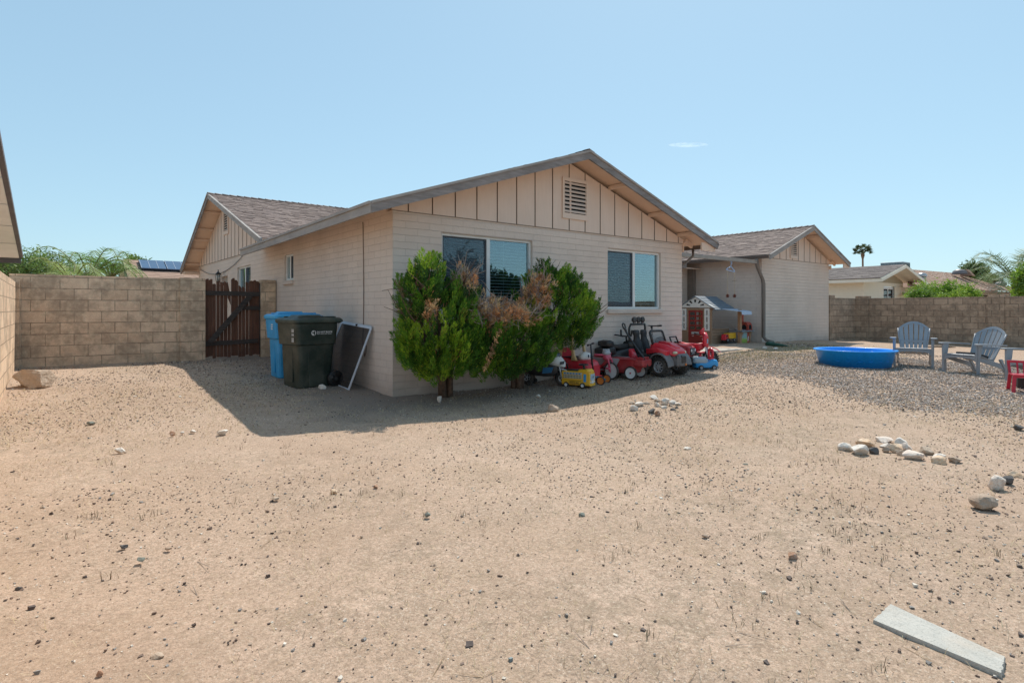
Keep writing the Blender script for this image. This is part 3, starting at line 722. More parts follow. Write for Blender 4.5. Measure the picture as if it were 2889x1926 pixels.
# gate
t=thing('wooden_gate','weathered dark red plank gate with a broken board','gate',(-1.39,5.62,.22))
gw=1.06; n=15; r=random.Random(5)
bw=gw/n
for i in range(n):
    x0=i*bw; gap=(.001,.001,.007,.005,.006,.002,.006,.001,.005,.004,.006,.006,.001,.001,.001)[i]
    top=1.62+.03*math.sin(i*1.1)-(.09 if i in (2,9,10) else 0)+(.03 if i in (0,7) else 0)
    bot=.02+r.uniform(0,.05)
    if i==6:   # broken board: jagged shard at the top, stump below
        a=MB(); a.prism([(x0+.004,1.28),(x0+bw-gap,1.12),(x0+bw-gap,1.30),(x0+.006,1.6),(x0-.01,1.6)],0,.010,'y'); a.build('board',M_gate,t)
        a=MB(); a.prism([(x0+.004,bot),(x0+bw-gap,bot),(x0+bw-gap,.80),(x0+.004,.74)],0,.010,'y'); a.build('board',M_gate,t); continue
    a=MB(); sl=r.uniform(-.03,.03); a.prism([(x0+.001,bot),(x0+bw-gap,bot+r.uniform(-.01,.01)),(x0+bw-gap,top+sl),(x0+bw*.5,top+.012),(x0+.001,top-sl)],0,.010,'y'); a.build('board',M_gate,t)
for z0,z1,hh,x0,x1 in ((1.37,1.36,.09,0,gw),(.33,.36,.09,0,gw-.04),(1.07,1.06,.085,.68,gw)):
    a=MB(); a.bar((x0,-.021,z0),(x1,-.021,z1),.04,hh); a.build('rail',M_rail,t)
a=MB(); a.bar((.08,-.064,.36),(.86,-.064,1.32),.04,.10); a.build('brace',M_rail,t)
a=MB(); a.tube([(gw+.005,-.01,1.6),(gw+.005,-.01,0)],.014,5); a.build('jamb_post',M_rail,t)
# ================================================================ BINS, SCREEN, HOSE, POOL, CHAIRS
FONT=None
def text(name,s,size,loc,rot,mat,parent,ext=.0006,sx=1,bold=.0):
    c=bpy.data.curves.new(name,'FONT'); c.body=s; c.size=size; c.extrude=ext; c.offset=bold; c.resolution_u=2
    t_=bpy.data.objects.new('tmp',c); C.objects.link(t_)
    me=bpy.data.meshes.new_from_object(t_.evaluated_get(bpy.context.evaluated_depsgraph_get())); bpy.data.objects.remove(t_); bpy.data.curves.remove(c)
    me.materials.clear(); me.materials.append(mat)
    o=bpy.data.objects.new(name,me); C.objects.link(o); o.parent=parent; o.location=loc; o.rotation_euler=rot; o.scale=(sx,1,1); return o
def rrect(w,d,r,z,cx=0,cy=0,n=4):
    ps=[]
    for qx,qy,a0 in ((1,1,0),(-1,1,PI/2),(-1,-1,PI),(1,-1,3*PI/2)):
        for i in range(n+1):
            a=a0+PI/2*i/n; ps.append((cx+qx*(w/2-r)+r*math.cos(a),cy+qy*(d/2-r)+r*math.sin(a),z))
    return ps
white=simple('white_print',(.75,.75,.74),.6,.03)
def bin_(name,label,x,y,rz,body,lid,dark,logo):
    # local +x is the front of the cart, wheels and handle at -x
    t=thing(name,label,'wheelie bin',(x,y,gz(x,y)-.015),rz,None)
    b=MB(); secs=[]
    for z,d,w_,o_ in ((0.0,.50,.50,.03),(.03,.53,.53,.03),(.60,.60,.575,.015),(.66,.605,.58,.01),(.67,.66,.625,.02),(.94,.70,.65,.02),(.985,.70,.65,.02),(.99,.735,.685,.02),(1.005,.735,.685,.02)):
        secs.append(rrect(d,w_,.07,z,o_,0))
    b.loft(secs,smooth=False)
    # pressed panels: side ribs and wheel arches
    for s in (-1,1):
        b.prism([(-.10,.03),(.15,.03),(.17,.66),(-.12,.66)],s*.275-.006,s*.275+.012 if s>0 else s*.275-.016+.01,'y')
    b.cbox((.335,0,.80),(.02,.30,.05)); b.cbox((.31,0,.35),(.012,.2,.5))
    o=b.build('body',body,t,bevel=.006)
    l=MB(); l.loft([rrect(.80,.73,.08,z,cx,0) for z,cx in ((1.003,-.005),(1.045,-.005))]+[rrect(.74,.67,.08,1.07,-.01,0),rrect(.70,.63,.08,1.075,-.01,0)],smooth=False)
    l.loft([rrect(.44,.46,.08,1.07,.06,0),rrect(.34,.34,.06,1.115,.05,0)],smooth=False)
    for k in (-.22,.22): l.cbox((-.02,k,1.085),(.62,.035,.02))
    l.build('lid',lid,t,bevel=.006)
    h=MB(); h.tube([(-.36,-.26,1.0),(-.43,-.25,1.02),(-.46,-.15,1.03),(-.46,.15,1.03),(-.43,.25,1.02),(-.36,.26,1.0)],.018,8); h.build('handle',dark,t)
    ax=MB(); ax.cyl((-.27,-.30,.125),(-.27,.30,.125),.012,n=8); ax.build('axle',dark,t)
    for s in (-1,1):
        w_=MB(); w_.lathe([(.02,-.028),(.08,-.028),(.085,-.02),(.12,-.03),(.128,-.02),(.128,.02),(.12,.03),(.085,.02),(.08,.028),(.02,.028)],28,ax='y'); 
        for k in range(8):
            a=k*PI/4; w_.bar((.02*math.cos(a),-s*-.022,.02*math.sin(a)),(.08*math.cos(a),-s*-.022,.08*math.sin(a)),.012,.02)
        wo=w_.build('wheel',dark,t); wo.location=(-.27,s*.315,.128)
        hb=MB(); hb.cyl((0,-.034,0),(0,.034,0),.028,n=14); hb.build('hub',simple('grey_hub',(.05,.05,.05),.5),wo)
    return t,o
dark=simple('black_plastic',(.014,.014,.015),.5,.2,6,coat=.15)
gb=simple('dark_green_bin_plastic',(.016,.034,.027),.42,.3,3,.05,dust=.16); gl=simple('dark_green_lid_plastic',(.026,.052,.044),.5,.2,4,.05,dust=.2)
bb=simple('blue_bin_plastic',(.015,.33,.68),.45,.18,3,.05,dust=.1); bl=simple('blue_lid_plastic',(.05,.40,.72),.5,.1,4,.05,dust=.12)
tg,bo=bin_('trash_bin','black green wheeled bin with white DO NOT BLOCK print beside the window screen',-.70,1.46,PI+.16,gb,gl,dark,1)
# the side that faces the yard is local +y (after the half turn)
text('lettering','DO NOT BLOCK',.034,(.045,.3325,.845),(PI/2,0,PI),white,bo,bold=.0012)
b=MB()
for k_ in range(22):
    if k_ in (4,10,15): continue
    b.cbox((.040-k_*.0112,.3326,.828),(.008,.001,.009))
b.build('print_mark',white,bo)
b=MB(); b.cyl((0,0,0),(0,.0012,0),.043,n=28); o=b.build('emblem',white,bo); o.location=(.098,.3322,.845); o.scale=(.9,1,.9)
b=MB(); b.add([(.045*math.cos(a)*.35-.01,.0024,.038*math.sin(a)) for a in np.linspace(0,2*PI,9)[:-1]],[tuple(range(8))]); b.add([(.0,.0024,.01),(.035,.0024,.022),(.02,.0024,-.012)],[(0,1,2)]); b.build('emblem_bird',gb,o)
for zz,n_ in ((.90,3),(.83,2),(.77,4)):
    b=MB()
    for k_ in range(n_):
        for j_ in range(2): b.cbox((.3735,.235-j_*.035,zz-k_*.017),(.001,.026,.011))
    b.build('print_mark',white,bo)
tb,bo2=bin_('recycling_bin','bright blue wheeled bin between the gate and the black bin',-.62,2.50,PI-.04,bb,bl,simple('blue_bin_handle',(.02,.12,.3),.5),0)
for k in range(3): 
    b=MB(); b.cbox((.3735,.16,.90-k*.035),(.001,.11,.018)); b.build('print_mark',white,bo2)
# leaning insect screen
t=thing('window_screen','large window screen in a pale frame leaning on the wall beside the black bin','screen',(0,0,0))
A=Vector((-.33,.80,gz(-.33,.8)));B=Vector((-.36,2.0,gz(-.36,2.0)+.01));D=Vector((-.035,.64,.975));E_=Vector((-.035,1.78,1.04))
fr=MB(); nrm=(B-A).cross(D-A).normalized()
for p,q in ((A,B),(B,E_),(E_,D),(D,A)): fr.bar(p,q,.045,.014,up=nrm)
fr.build('frame',simple('pale_grey_frame',(.58,.62,.68),.5,.06),t,bevel=.002)
ms=MB(); ms.add([A,B,E_,D],[(0,1,2,3)]); ms.build('mesh',M_mesh2,t)
cl=MB(); cl.cbox(tuple(E_.lerp(D,.55)+nrm*-.01),(.03,.035,.03)); cl.build('clip',dark,t)
# green drain hose on the downspout
x0,y0,_=G(2158,974); pts=[(13.12,1.22,.27)]
for a_,b_ in ((2165,974.5),(2185,976),(2203,977.5),(2222,980)):
    x,y,z=G(a_,b_); pts.append((x,y,z+.045))
b=MB(); b.tube(pts,[.05,.06,.05,.035,.015],8); tag(b.build('drain_sleeve',simple('dark_green_sleeve',(.02,.09,.06),.5,.2,10,.3)),'dark green flattened drain sleeve lying on the ground below the right downspout','drain hose')
# kiddie pool
px_,py_,pz_=G(2411,1029)
t=thing('paddling_pool','round bright blue plastic paddling pool on the gravel','pool',(px_,py_,pz_-.01))
blue=simple('blue_pool_plastic',(.01,.33,.95),.35,.1,2,coat=.2)
b=MB(); R0=.655
prof=[(.0,.02),(R0-.03,.02),(R0,.05),(R0+.08,.335),(R0+.095,.35),(R0+.14,.35),(R0+.145,.335),(R0+.135,.325),(R0+.10,.32),(R0+.02,.0),(0,0)]
n=72;vs=[];fs=[]
for k,(r_,z_) in enumerate(prof):
    for j in range(n):
        a=2*PI*j/n; rr=r_
        if k in (7,8): rr=r_
        zz=z_
        vs.append((rr*math.cos(a),rr*math.sin(a),zz))
for i in range(len(prof)-1):
    for j in range(n): fs.append((i*n+j,i*n+(j+1)%n,(i+1)*n+(j+1)%n,(i+1)*n+j))
b.add(vs,fs,0,True); o=b.build('basin',blue,t)
w_=MB()  # moulded wave bands outside and scallops inside
for z0,amp,rad in ((.14,.012,R0+.049),(.22,.012,R0+.067)):
    w_.tube([((rad+.001)*math.cos(a),(rad+.001)*math.sin(a),z0+amp*math.sin(a*22)) for a in np.linspace(0,2*PI,220)[:-1]],.005,4,closed=True)
w_.build('moulded_wave',simple('blue_pool_relief',(.0,.22,.78),.35),t)
w_=MB()
w_.tube([((R0+.042)*math.cos(a),(R0+.042)*math.sin(a),.235+.035*abs(math.sin(a*12))) for a in np.linspace(0,2*PI,400)[:-1]],.006,4,closed=True); w_.build('moulded_scallop',simple('blue_pool_light',(.05,.36,.85),.35),t)
# adirondack chairs
gch=simple('slate_plastic',(.30,.325,.355),.55,.06,3,.03,dust=.12)
def adirondack(label):
    t=thing('garden_chair',label,'chair',(0,0,0),0,'slate plastic garden chairs round the gravel')
    # local: +y is the front
    def back_pt(u,v):   # u across -1..1, v up the back 0..1
        hw=.20+.085*v-.02*max(0,v-.75)*4
        return Vector((u*hw,-.20-.34*v-.03*(1-u*u)*1.0+.0, .24+.64*v*1.0))
    b=MB(); n=6
    for i in range(n):
        u0=-1+2*i/n+.035;u1=-1+2*(i+1)/n-.035; um=(u0+u1)/2
        top=lambda u:1.0-.22*u*u-.02
        A=[];Bk=[]
        for k in range(7):
            v=k/6
            for u in (u0,u1): A.append(back_pt(u,v*top(u)))
        m=len(A); nn=Vector((0,-.9,-.4)).normalized()*.014
        vs=A+[p+nn for p in A]; fs=[]
        for k in range(6): 
            a=2*k; fs+=[(a,a+1,a+3,a+2),(m+a+2,m+a+3,m+a+1,m+a),(a,a+2,m+a+2,m+a),(a+1,m+a+1,m+a+3,a+3)]
        fs.append((2*6,2*6+1,m+2*6+1,m+2*6)); b.add(vs,fs)
    o=b.build('backrest',gch,t)
    # rim joining the slats over the arched top and the mid band
    b=MB(); nn=Vector((0,-.9,-.4)).normalized()
    rim=[back_pt(u,(1.0-.22*u*u)) for u in np.linspace(-1.03,1.03,17)]; 
    vs=[];fs=[]
    for p,u in zip(rim,np.linspace(-1.03,1.03,17)):
        q=back_pt(u,(1.0-.22*u*u)-.075); vs+=[p+nn*-.004,q+nn*-.004,q+nn*.03,p+nn*.03]
    for i in range(16):
        a=4*i
        for j in range(4): fs.append((a+j,a+(j+1)%4,a+4+(j+1)%4,a+4+j))
    b.add(vs,fs)
    for s in (-1,1):
        b.tube([back_pt(s*1.03,v)+nn*.008 for v in np.linspace(0,.78,6)],.014,6)
    b.bar(back_pt(-1,.02)+nn*.01,back_pt(1,.02)+nn*.01,.03,.06); b.bar(back_pt(-1,.38)+nn*.02,back_pt(1,.38)+nn*.02,.02,.05)
    b.build('back_rim',gch,o)
    b=MB()
    prof=[(.36,.355),(.33,.375),(.25,.372),(.1,.335),(-.08,.275),(-.2,.235)]
    for i in range(5):
        x0=-.245+i*.098; 
        for (y0,z0),(y1,z1) in zip(prof,prof[1:]):
            b.add([(x0+.004,y0,z0),(x0+.094,y0,z0),(x0+.094,y1,z1),(x0+.004,y1,z1),(x0+.004,y0,z0-.014),(x0+.094,y0,z0-.014),(x0+.094,y1,z1-.014),(x0+.004,y1,z1-.014)],[(0,1,2,3),(7,6,5,4),(0,4,5,1),(1,5,6,2),(2,6,7,3),(3,7,4,0)])
    b.build('seat',gch,t)
    b=MB()  # apron with arch
    b.prism([(-.29,.365),(.29,.365),(.29,.22),(.25,.275),(.18,.30),(0,.305),(-.18,.30),(-.25,.275),(-.29,.22)],.335,.36,'y'); b.build('apron',gch,t)
    for s in (-1,1):
        b=MB(); b.prism([(.30,.0),(.355,.0),(.39,.40),(.37,.56),(.23,.56),(.25,.42),(.29,.3)],s*.30-.012,s*.30+.012,'x')
        b.prism([(s*.29,0.0),(s*.33,0),(s*.335,.56),(s*.29,.56)] if s>0 else [(s*.33,0.0),(s*.29,0),(s*.29,.56),(s*.335,.56)],.34,.362,'y'); b.build('leg',gch,t,bevel=.004)
        b=MB(); b.prism([(-.50,.0),(-.455,.0),(-.36,.26),(.30,.36),(.30,.29),(-.2,.19),(-.40,.10)] if False else [(-.47,.0),(-.43,.0),(-.30,.20),(.30,.33),(.30,.26),(-.22,.13),(-.34,.09)],s*.275-.012,s*.275+.012,'x')
        b.prism([(-.50,0),(-.455,0),(-.27,.27),(-.33,.28)],s*.275-.02,s*.275+.02,'x'); b.build('leg',gch,t,bevel=.004)
        b=MB(); b.loft([[(s*.33+s*w0,y,z),(s*.33-s*w1,y,z),(s*.33-s*w1,y,z-.022),(s*.33+s*w0,y,z-.022)] for y,z,w0,w1 in ((.42,.575,.02,.04),(.38,.578,.055,.055),(.1,.570,.05,.05),(-.2,.555,.03,.04),(-.38,.545,.015,.035))],smooth=False)
        b.build('armrest',gch,t,bevel=.004)
    return t
def copy_tree(o,parent=None):
    c=o.copy(); C.objects.link(c); c.parent=parent
    for ch in list(o.children): copy_tree(ch,c)
    return c
ch1=adirondack('slate plastic garden chair facing the yard just right of the blue pool')
def place(o,a,b,rz,dz=0):
    x,y,z=G(a,b); o.location=(x,y,z+dz); o.rotation_euler=(0,0,rz)
place(ch1,2577,1031,1.86); ch1.scale=(1.08,)*3
ch2=copy_tree(ch1); ch2['label']='second slate garden chair from the pool with a dark cushion on its seat'; place(ch2,2746,1053,1.22); ch2.scale=(1.04,)*3
ch3=copy_tree(ch1); ch3['label']='slate garden chair cut off at the right behind the red toy chair'; place(ch3,2940,1080,1.15); ch3.scale=(1.04,)*3
b=MB(); b.loft([rrect(.42,.40,.08,z,0,0) for z in (0,.02,.045)]); cu=b.build('seat_cushion',simple('charcoal_cushion',(.05,.05,.055),.9,.3,20,.4)); tag(cu,'thin charcoal cushion lying on the seat of the second slate chair','cushion')
cu.location=ch2.matrix_basis@Vector((0,.04,.325)); cu.rotation_euler=(-.26,0,ch2.rotation_euler[2])
cu.rotation_euler=(Matrix.Rotation(ch2.rotation_euler[2],3,'Z')@Matrix.Rotation(.22,3,'X')).to_euler()
# stick behind the chairs
x,y,z=G(2655,982); b=MB(); b.tube([(-.35,0,.03),(-.1,.02,.05),(.2,-.01,.04),(.4,.03,.03)],[.02,.03,.03,.012],6); o=b.build('branch',simple('dry_branch',(.2,.15,.11),.9,.3,20,.5)); tag(o,'dry fallen branch on the dirt behind the slate chairs','branch'); o.location=(x,y,z); o.rotation_euler=(0,0,-.9)
# red child's chair at the right edge
redp=simple('red_plastic',(.50,.006,.03),.4,.08,4,coat=.15)
x,y,z=G(2884,1104); t=thing('toy_chair',"small red plastic child's chair at the right edge on the gravel",'chair',(x,y,z),-2.75)
b=MB(); b.cbox((.04,0,.27),(.32,.30,.02)); b.cbox((.19,0,.25),(.02,.30,.04)); b.cbox((-.11,0,.25),(.02,.30,.04)); b.build('seat',redp,t,bevel=.005)
for sx,sy in ((-1,-1),(-1,1),(1,-1),(1,1)):
    b=MB(); b.bar((.04+sx*.14,sy*.13,.26),(.04+sx*.17,sy*.15,0),.045,.035); b.build('leg',redp,t,bevel=.004)
b=MB(); 
for s in (-1,1): b.bar((-.10,s*.13,.27),(-.17,s*.14,.46),.03,.03)
b.bar((-.17,-.155,.46),(-.17,.155,.46),.035,.035); b.bar((-.11,-.03,.27),(-.165,-.03,.46),.022,.02); b.bar((-.11,.05,.27),(-.165,.05,.46),.022,.02); b.build('backrest',redp,t)
x,y,z=G(2899,1096); b=MB(); b.loft([rrect(.30,.3,.04,z_,0,0) for z_ in (0,.16,.18)],smooth=False); o=b.build('black_box',dark); tag(o,'small black box standing behind the red toy chair','box'); o.location=(x,y,z); o.rotation_euler=(0,0,.4)
# coat hanger mobile
t=thing('hanging_mobile','pale blue coat hanger with strings and pine cones hanging from the patio beam','mobile',at_y(2062,739,1.40))
hm=simple('pale_blue_hanger',(.35,.55,.85),.4)
rx=Vector((_C,-_S,0)); k=17.0/F
def hp(dx,dy): return rx*(dx*k)+Vector((0,0,-dy*k))
b=MB(); b.tube([hp(-1.5,1),hp(-.5,-1),hp(2,-1),hp(3,2),hp(1,5),hp(0,12)],.008,6); b.tube([hp(0,12),hp(-12,19),hp(-12,21),hp(10,27),hp(11,25)],.010,6,closed=True); b.build('hanger',hm,t)
for dx,y0,y1 in ((-9,21,92),(10,27,92)):
    b=MB(); b.tube([hp(dx,y0),hp(dx+.5,(y0+y1)/2),hp(dx,y1-4)],.0045,5); b.build('string',simple('twine',(.55,.42,.25),.9),t)
    b=MB()
    for i in range(5):
        for j in range(7):
            a=2*PI*j/7+i*.4; rr=.036*math.sin(PI*(i+.8)/6); c=hp(dx,y1)+Vector((rr*math.cos(a),rr*math.sin(a),.045-.02*i)); b.ell(c,(.016,.016,.009),nu=6,nv=4)
    b.ell(hp(dx,y1),(.022,.022,.045),nu=8,nv=6); b.build('pine_cone',simple('pine_cone_brown',(.16,.05,.03),.9,.3,60),t)
b=MB(); b.bar(hp(4,52),hp(16,50),.02,.012); b.build('twig',simple('dry_branch',(.2,.15,.11)),t)
# concrete slab piece in the foreground
P4=[G(2462,1752),G(2512,1708),G(2838,1862),G(2826,1908)]
P4=[Vector(p) for p in P4]; c=sum(P4,Vector())/4
M_slab=None
def slabm():
    m,n,b=newmat('rough_concrete'); v=objc(n)
    cc=ramp(n,noise(n,v,9,6,.7),[(.3,(.42,.41,.37)),(.7,(.56,.54,.49))]); cc=mixc(n,ramp(n,noise(n,v,120,3,.8),[(.55,0),(.65,.6)]),cc,(.22,.21,.19)); cc=mixc(n,ramp(n,noise(n,v,5,5),[(.5,0),(.8,.5)]),cc,(.45,.34,.24))
    n.links.new(cc,b.inputs[0]); b.inputs['Roughness'].default_value=.95; n1=bump(n,None,noise(n,v,40,5,.7),.6,.01); bump(n,b,noise(n,v,150,4,.7),.6,.004,n1); return m
poly=[]; r=random.Random(3)
for i in range(4):
    p,q=P4[i],P4[(i+1)%4]
    for k in range(14):
        u=p.lerp(q,k/14)-c; poly.append((u.x,u.y+r.uniform(-.003,.003)))
b=MB(); zt=.010; b.loft([[(x*s,y*s,z) for x,y in poly] for z,s in ((-.05,1.0),(zt-.006,1.0),(zt,.992))],smooth=False)
o=b.build('concrete_slab',slabm()); tag(o,'flat pale rough concrete strip lying on the dirt in the foreground','concrete slab'); o.location=(c.x,c.y,sum(p.z for p in P4)/4+.001)
# ================================================================ TOYS (local +x is forward, z up)
def yaw(a): return -TH-math.radians(a)
red=simple('toy_red',(.66,.014,.035),.38,.12,4,coat=.2,dust=.14); dred=simple('toy_dark_red',(.42,.022,.03),.5,.15,4,dust=.2); blk=simple('toy_black',(.012,.012,.014),.45,.2,6,coat=.15,dust=.12)
blk2=simple('toy_matt_black',(.022,.022,.024),.75,.2,8,dust=.2); wht=simple('toy_white',(.82,.82,.80),.45,.05,4,dust=.2); yel=simple('toy_yellow',(.86,.46,.02),.45,.1,4,dust=.15)
cream=simple('toy_cream',(.72,.50,.25),.5,.08,4,dust=.15); grey=simple('toy_grey',(.34,.34,.35),.5,.1,4,dust=.25); dgrey=simple('toy_dark_grey',(.13,.125,.13),.5,.15,4,dust=.3); sil=simple('toy_silver',(.42,.43,.44),.35,.08,4,metal=.3,dust=.15)
tyre=simple('toy_tyre',(.020,.019,.019),.8,.25,10,dust=.35); teal=simple('toy_teal',(.01,.19,.27),.4,.1,4); org=simple('toy_orange',(.75,.20,.03),.5,.08,4); pink=simple('toy_pink_red',(.62,.07,.13),.5,.1,4,dust=.2)
cbl=simple('toy_sky_blue',(.03,.32,.68),.4,.08,4,dust=.1); skin_=None; clear=simple('toy_clear_smoke',(.36,.44,.50),.2,.1,4,coat=.4)
eyeb=simple('toy_eye_blue',(.02,.03,.07),.3)
def wheel(parent,x,y,z,R,w_,rim,tmat=tyre,rimr=.62,spokes=0,hub=None,tread=0,steer=0,slim=False):
    b=MB(); e=min(.3*w_,.25*R)
    b.lathe([(R*rimr,-w_/2),(R-e*.6,-w_/2),(R,-w_/2+e),(R,w_/2-e),(R-e*.6,w_/2),(R*rimr,w_/2),(R*rimr,-w_/2)],32,ax='y')
    if tread:
        for k in range(tread):
            a=2*PI*k/tread
            for s in (-1,1):
                b.bar((R*1.0*math.cos(a),s*w_*.05,R*1.0*math.sin(a)),(R*1.0*math.cos(a+.09),s*w_*.5,R*1.0*math.sin(a+.09)),.02*R/.15,.028*R/.15,up=(math.cos(a),0,math.sin(a)))
    o=b.build('wheel',tmat,parent); o.location=(x,y,z); o.rotation_euler=(0,0,steer)
    r_=MB(); rr=R*rimr*.99
    if spokes:
        r_.lathe([(rr,-w_*.42),(rr*.82,-w_*.4),(rr*.82,w_*.4),(rr,w_*.42),(rr,-w_*.42)],28,ax='y')
        for k in range(spokes):
            a=2*PI*k/spokes
            for s in (-1,1): r_.bar((rr*.2*math.cos(a),s*w_*.34,rr*.2*math.sin(a)),(rr*.88*math.cos(a),s*w_*.38,rr*.88*math.sin(a)),rr*.20,w_*.1,up=(0,1,0))
        r_.lathe([(0,-w_*.38),(rr*.25,-w_*.38),(rr*.25,w_*.38),(0,w_*.38)],14,ax='y')
        d_=MB(); d_.lathe([(0,-w_*.15),(rr*.9,-w_*.15),(rr*.9,w_*.15),(0,w_*.15)],20,ax='y'); 
        ro=r_.build('rim',rim,o); 
        d_.build('inner_disc',blk,o)
    else:
        r_.lathe([(0,-w_*.30),(rr*.5,-w_*.34),(rr*.9,-w_*.30),(rr,-w_*.42),(rr,w_*.42),(rr*.9,w_*.30),(rr*.5,w_*.34),(0,w_*.30)],28,ax='y')
        if slim:
            for k in range(10):
                a=2*PI*k/10
                for s in (-1,1): r_.bar((rr*.25*math.cos(a),s*w_*.36,rr*.25*math.sin(a)),(rr*.9*math.cos(a),s*w_*.36,rr*.9*math.sin(a)),.006,.006,up=(0,1,0))
        r_.build('rim',rim,o)
    if hub is not None:
        h_=MB(); h_.lathe([(0,-w_*.5),(R*.13,-w_*.46),(R*.13,w_*.46),(0,w_*.5)],12,ax='y'); h_.build('hub_cap',hub,o)
    return o
def sec(x,w_,z0,z1,r=.3,top=1.0,n=3):
    """rounded cross section at x, width w_, from z0 to z1, top narrowed"""
    h=(z1-z0);rr=r*min(w_,h)*.5;out=[]
    for qy,qz,a0 in ((1,1,0),(-1,1,PI/2),(-1,-1,PI),(1,-1,3*PI/2)):
        for i in range(n+1):
            a=a0+PI/2*i/n; y=qy*(w_/2-rr)+rr*math.cos(a); z=(z0+z1)/2+qz*(h/2-rr)+rr*math.sin(a)
            y*= (1+(top-1)*(z-z0)/h); out.append((x,y,z))
    return out
def toy(name,label,cat,a,b_,ang,dz=0,group='ride on toys parked along the house wall'):
    x,y,z=G(a,b_); return thing(name,label,cat,(x,y,z+dz),yaw(ang),group)
def toyw(name,label,cat,x,y,ang,dz=0):
    return thing(name,label,cat,(x,y,gz(x,y)+dz),yaw(ang),'ride on toys parked along the house wall')
# ---- white and black ride-on motorcycle, mostly hidden by the bush
t=toyw('toy_motorcycle','small black and white ride on motorbike half hidden under the right bush','ride-on toy',2.56,-.40,18)
s=.94
b=MB(); b.loft([sec(-.34,.12,.20,.26),sec(-.22,.20,.17,.33),sec(0,.20,.15,.34),sec(.16,.16,.16,.36),sec(.24,.12,.22,.36)]); b.build('body',blk,t)
b=MB(); b.loft([sec(-.34,.10,.33,.38),sec(-.1,.17,.33,.38),sec(.06,.12,.34,.39)]); b.build('seat',blk2,t)
b=MB(); b.loft([sec(.08,.17,.34,.44,.6),sec(.17,.22,.33,.50,.7),sec(.25,.20,.31,.50,.7),sec(.32,.12,.30,.42,.7),sec(.345,.05,.31,.38,.7)]); fa=b.build('fairing',wht,t)
b=MB(); b.loft([sec(.155,.15,.47,.52,.6),sec(.21,.19,.44,.56,.6),sec(.265,.13,.42,.53,.6)]); b.build('windscreen',simple('toy_dark_screen',(.05,.08,.13),.15,coat=.5),fa)
for s_ in (-1,1):
    b=MB(); b.loft([[(.27,s_*(.07),.40),(.33,s_*.035,.41),(.32,s_*.045,.36),(.27,s_*.09,.35)],[(.275,s_*(.09),.40),(.345,s_*.04,.41),(.335,s_*.055,.36),(.275,s_*.105,.35)]],smooth=False); b.build('headlight',blk,fa)
    b=MB(); b.prism([(-.02,.20),(.14,.22),(.17,.31),(.0,.30)],s_*.10,s_*.108,'y'); b.build('side_panel',simple('toy_panel_blue',(.02,.16,.34),.4),t)
wheel(t,.30,0,.125,.125,.08,sil,rimr=.5,spokes=5); wheel(t,-.30,0,.125,.125,.09,sil,rimr=.5,spokes=5)
for s_ in (-1,1): wheel(t,-.22,s_*.15,.05,.05,.035,blk,rimr=.5)
b=MB(); 
for s_ in (-1,1): b.tube([(.30,s_*.055,.125),(.27,s_*.06,.26),(.24,s_*.05,.38)],.014,6)
b.build('fork',sil,t)
b=MB(); b.loft([[(.30+.145*math.cos(a),y,.125+.145*math.sin(a)) for y in (-.045,.045)]+[(.30+.155*math.cos(a),y,.125+.155*math.sin(a)) for y in (.045,-.045)] for a in np.linspace(.1,2.2,10)],smooth=False); b.build('mudguard',wht,t)
b=MB(); b.tube([(.13,-.2,.50),(.16,-.1,.46),(.17,0,.45),(.16,.1,.46),(.13,.2,.50)],.014,6); b.build('handlebar',blk,t)
# ---- red ride-in toy car
t=toyw('toy_car','red ride in toy car with cream roof pillars and white round headlights','ride-in toy',3.36,-.36,42)
b=MB(); b.loft([sec(-.36,.28,.10,.32,.7),sec(-.30,.38,.06,.42,.6),sec(-.15,.42,.05,.40,.5),sec(.05,.42,.05,.36,.5),sec(.14,.42,.05,.37,.5),sec(.26,.42,.06,.38,.55,.94),sec(.33,.38,.08,.34,.6,.92),sec(.37,.30,.10,.28,.7,.9)]); bd=b.build('body',red,t)
b=MB(); b.loft([rrect(.34,.30,.1,z,-.12,0) for z in (.405,.41)]); b.build('cockpit',blk2,bd)
b=MB(); b.loft([sec(-.32,.34,.38,.50,.8),sec(-.27,.36,.38,.56,.7),sec(-.24,.32,.38,.54,.8)]); b.build('seat',red,t)
b=MB(); b.loft([sec(.33,.40,.05,.11,.6),sec(.40,.32,.06,.11,.7)]); b.build('bumper',red,t)
for s_ in (-1,1):
    b=MB(); b.loft([rrect(.12,.06,.02,.36,.06,s_*.185),rrect(.06,.045,.02,.46,.03,s_*.17),rrect(.05,.04,.02,.76,-.02,s_*.15)]); b.build('roof_pillar',cream,t)
    b=MB(); b.loft([rrect(.08,.05,.02,.38,-.27,s_*.17),rrect(.05,.04,.02,.76,-.22,s_*.15)]); b.build('roof_pillar',cream,t)
    b=MB(); b.lathe([(0,.012),(.038,.008),(.04,0),(0,0)],18,ax='x'); o=b.build('headlight',wht,t); o.location=(.348,s_*.125,.235); o.rotation_euler=(0,-.25,s_*.2)
b=MB(); b.loft([sec(-.30,.36,.755,.80,.8),sec(-.1,.42,.76,.83,.7),sec(.04,.36,.755,.80,.8)]); b.build('roof',simple('toy_roof_yellow',(.70,.45,.08),.5),t)
b=MB(); b.ell((.16,0,.42),(.10,.145,.085)); dsh=b.build('eye_housing',wht,t)
for s_ in (-1,1):
    b=MB(); b.ell((.252,s_*.035,.435),(.012,.018,.03),nu=10,nv=8); b.build('pupil',eyeb,dsh)
b=MB(); b.cbox((.352,0,.275),(.01,.10,.035)); b.build('badge',cream,t); 
b=MB(); b.cbox((.358,-.01,.17),(.008,.09,.10)); b.build('sticker',simple('toy_label_tan',(.5,.33,.16),.6),t)
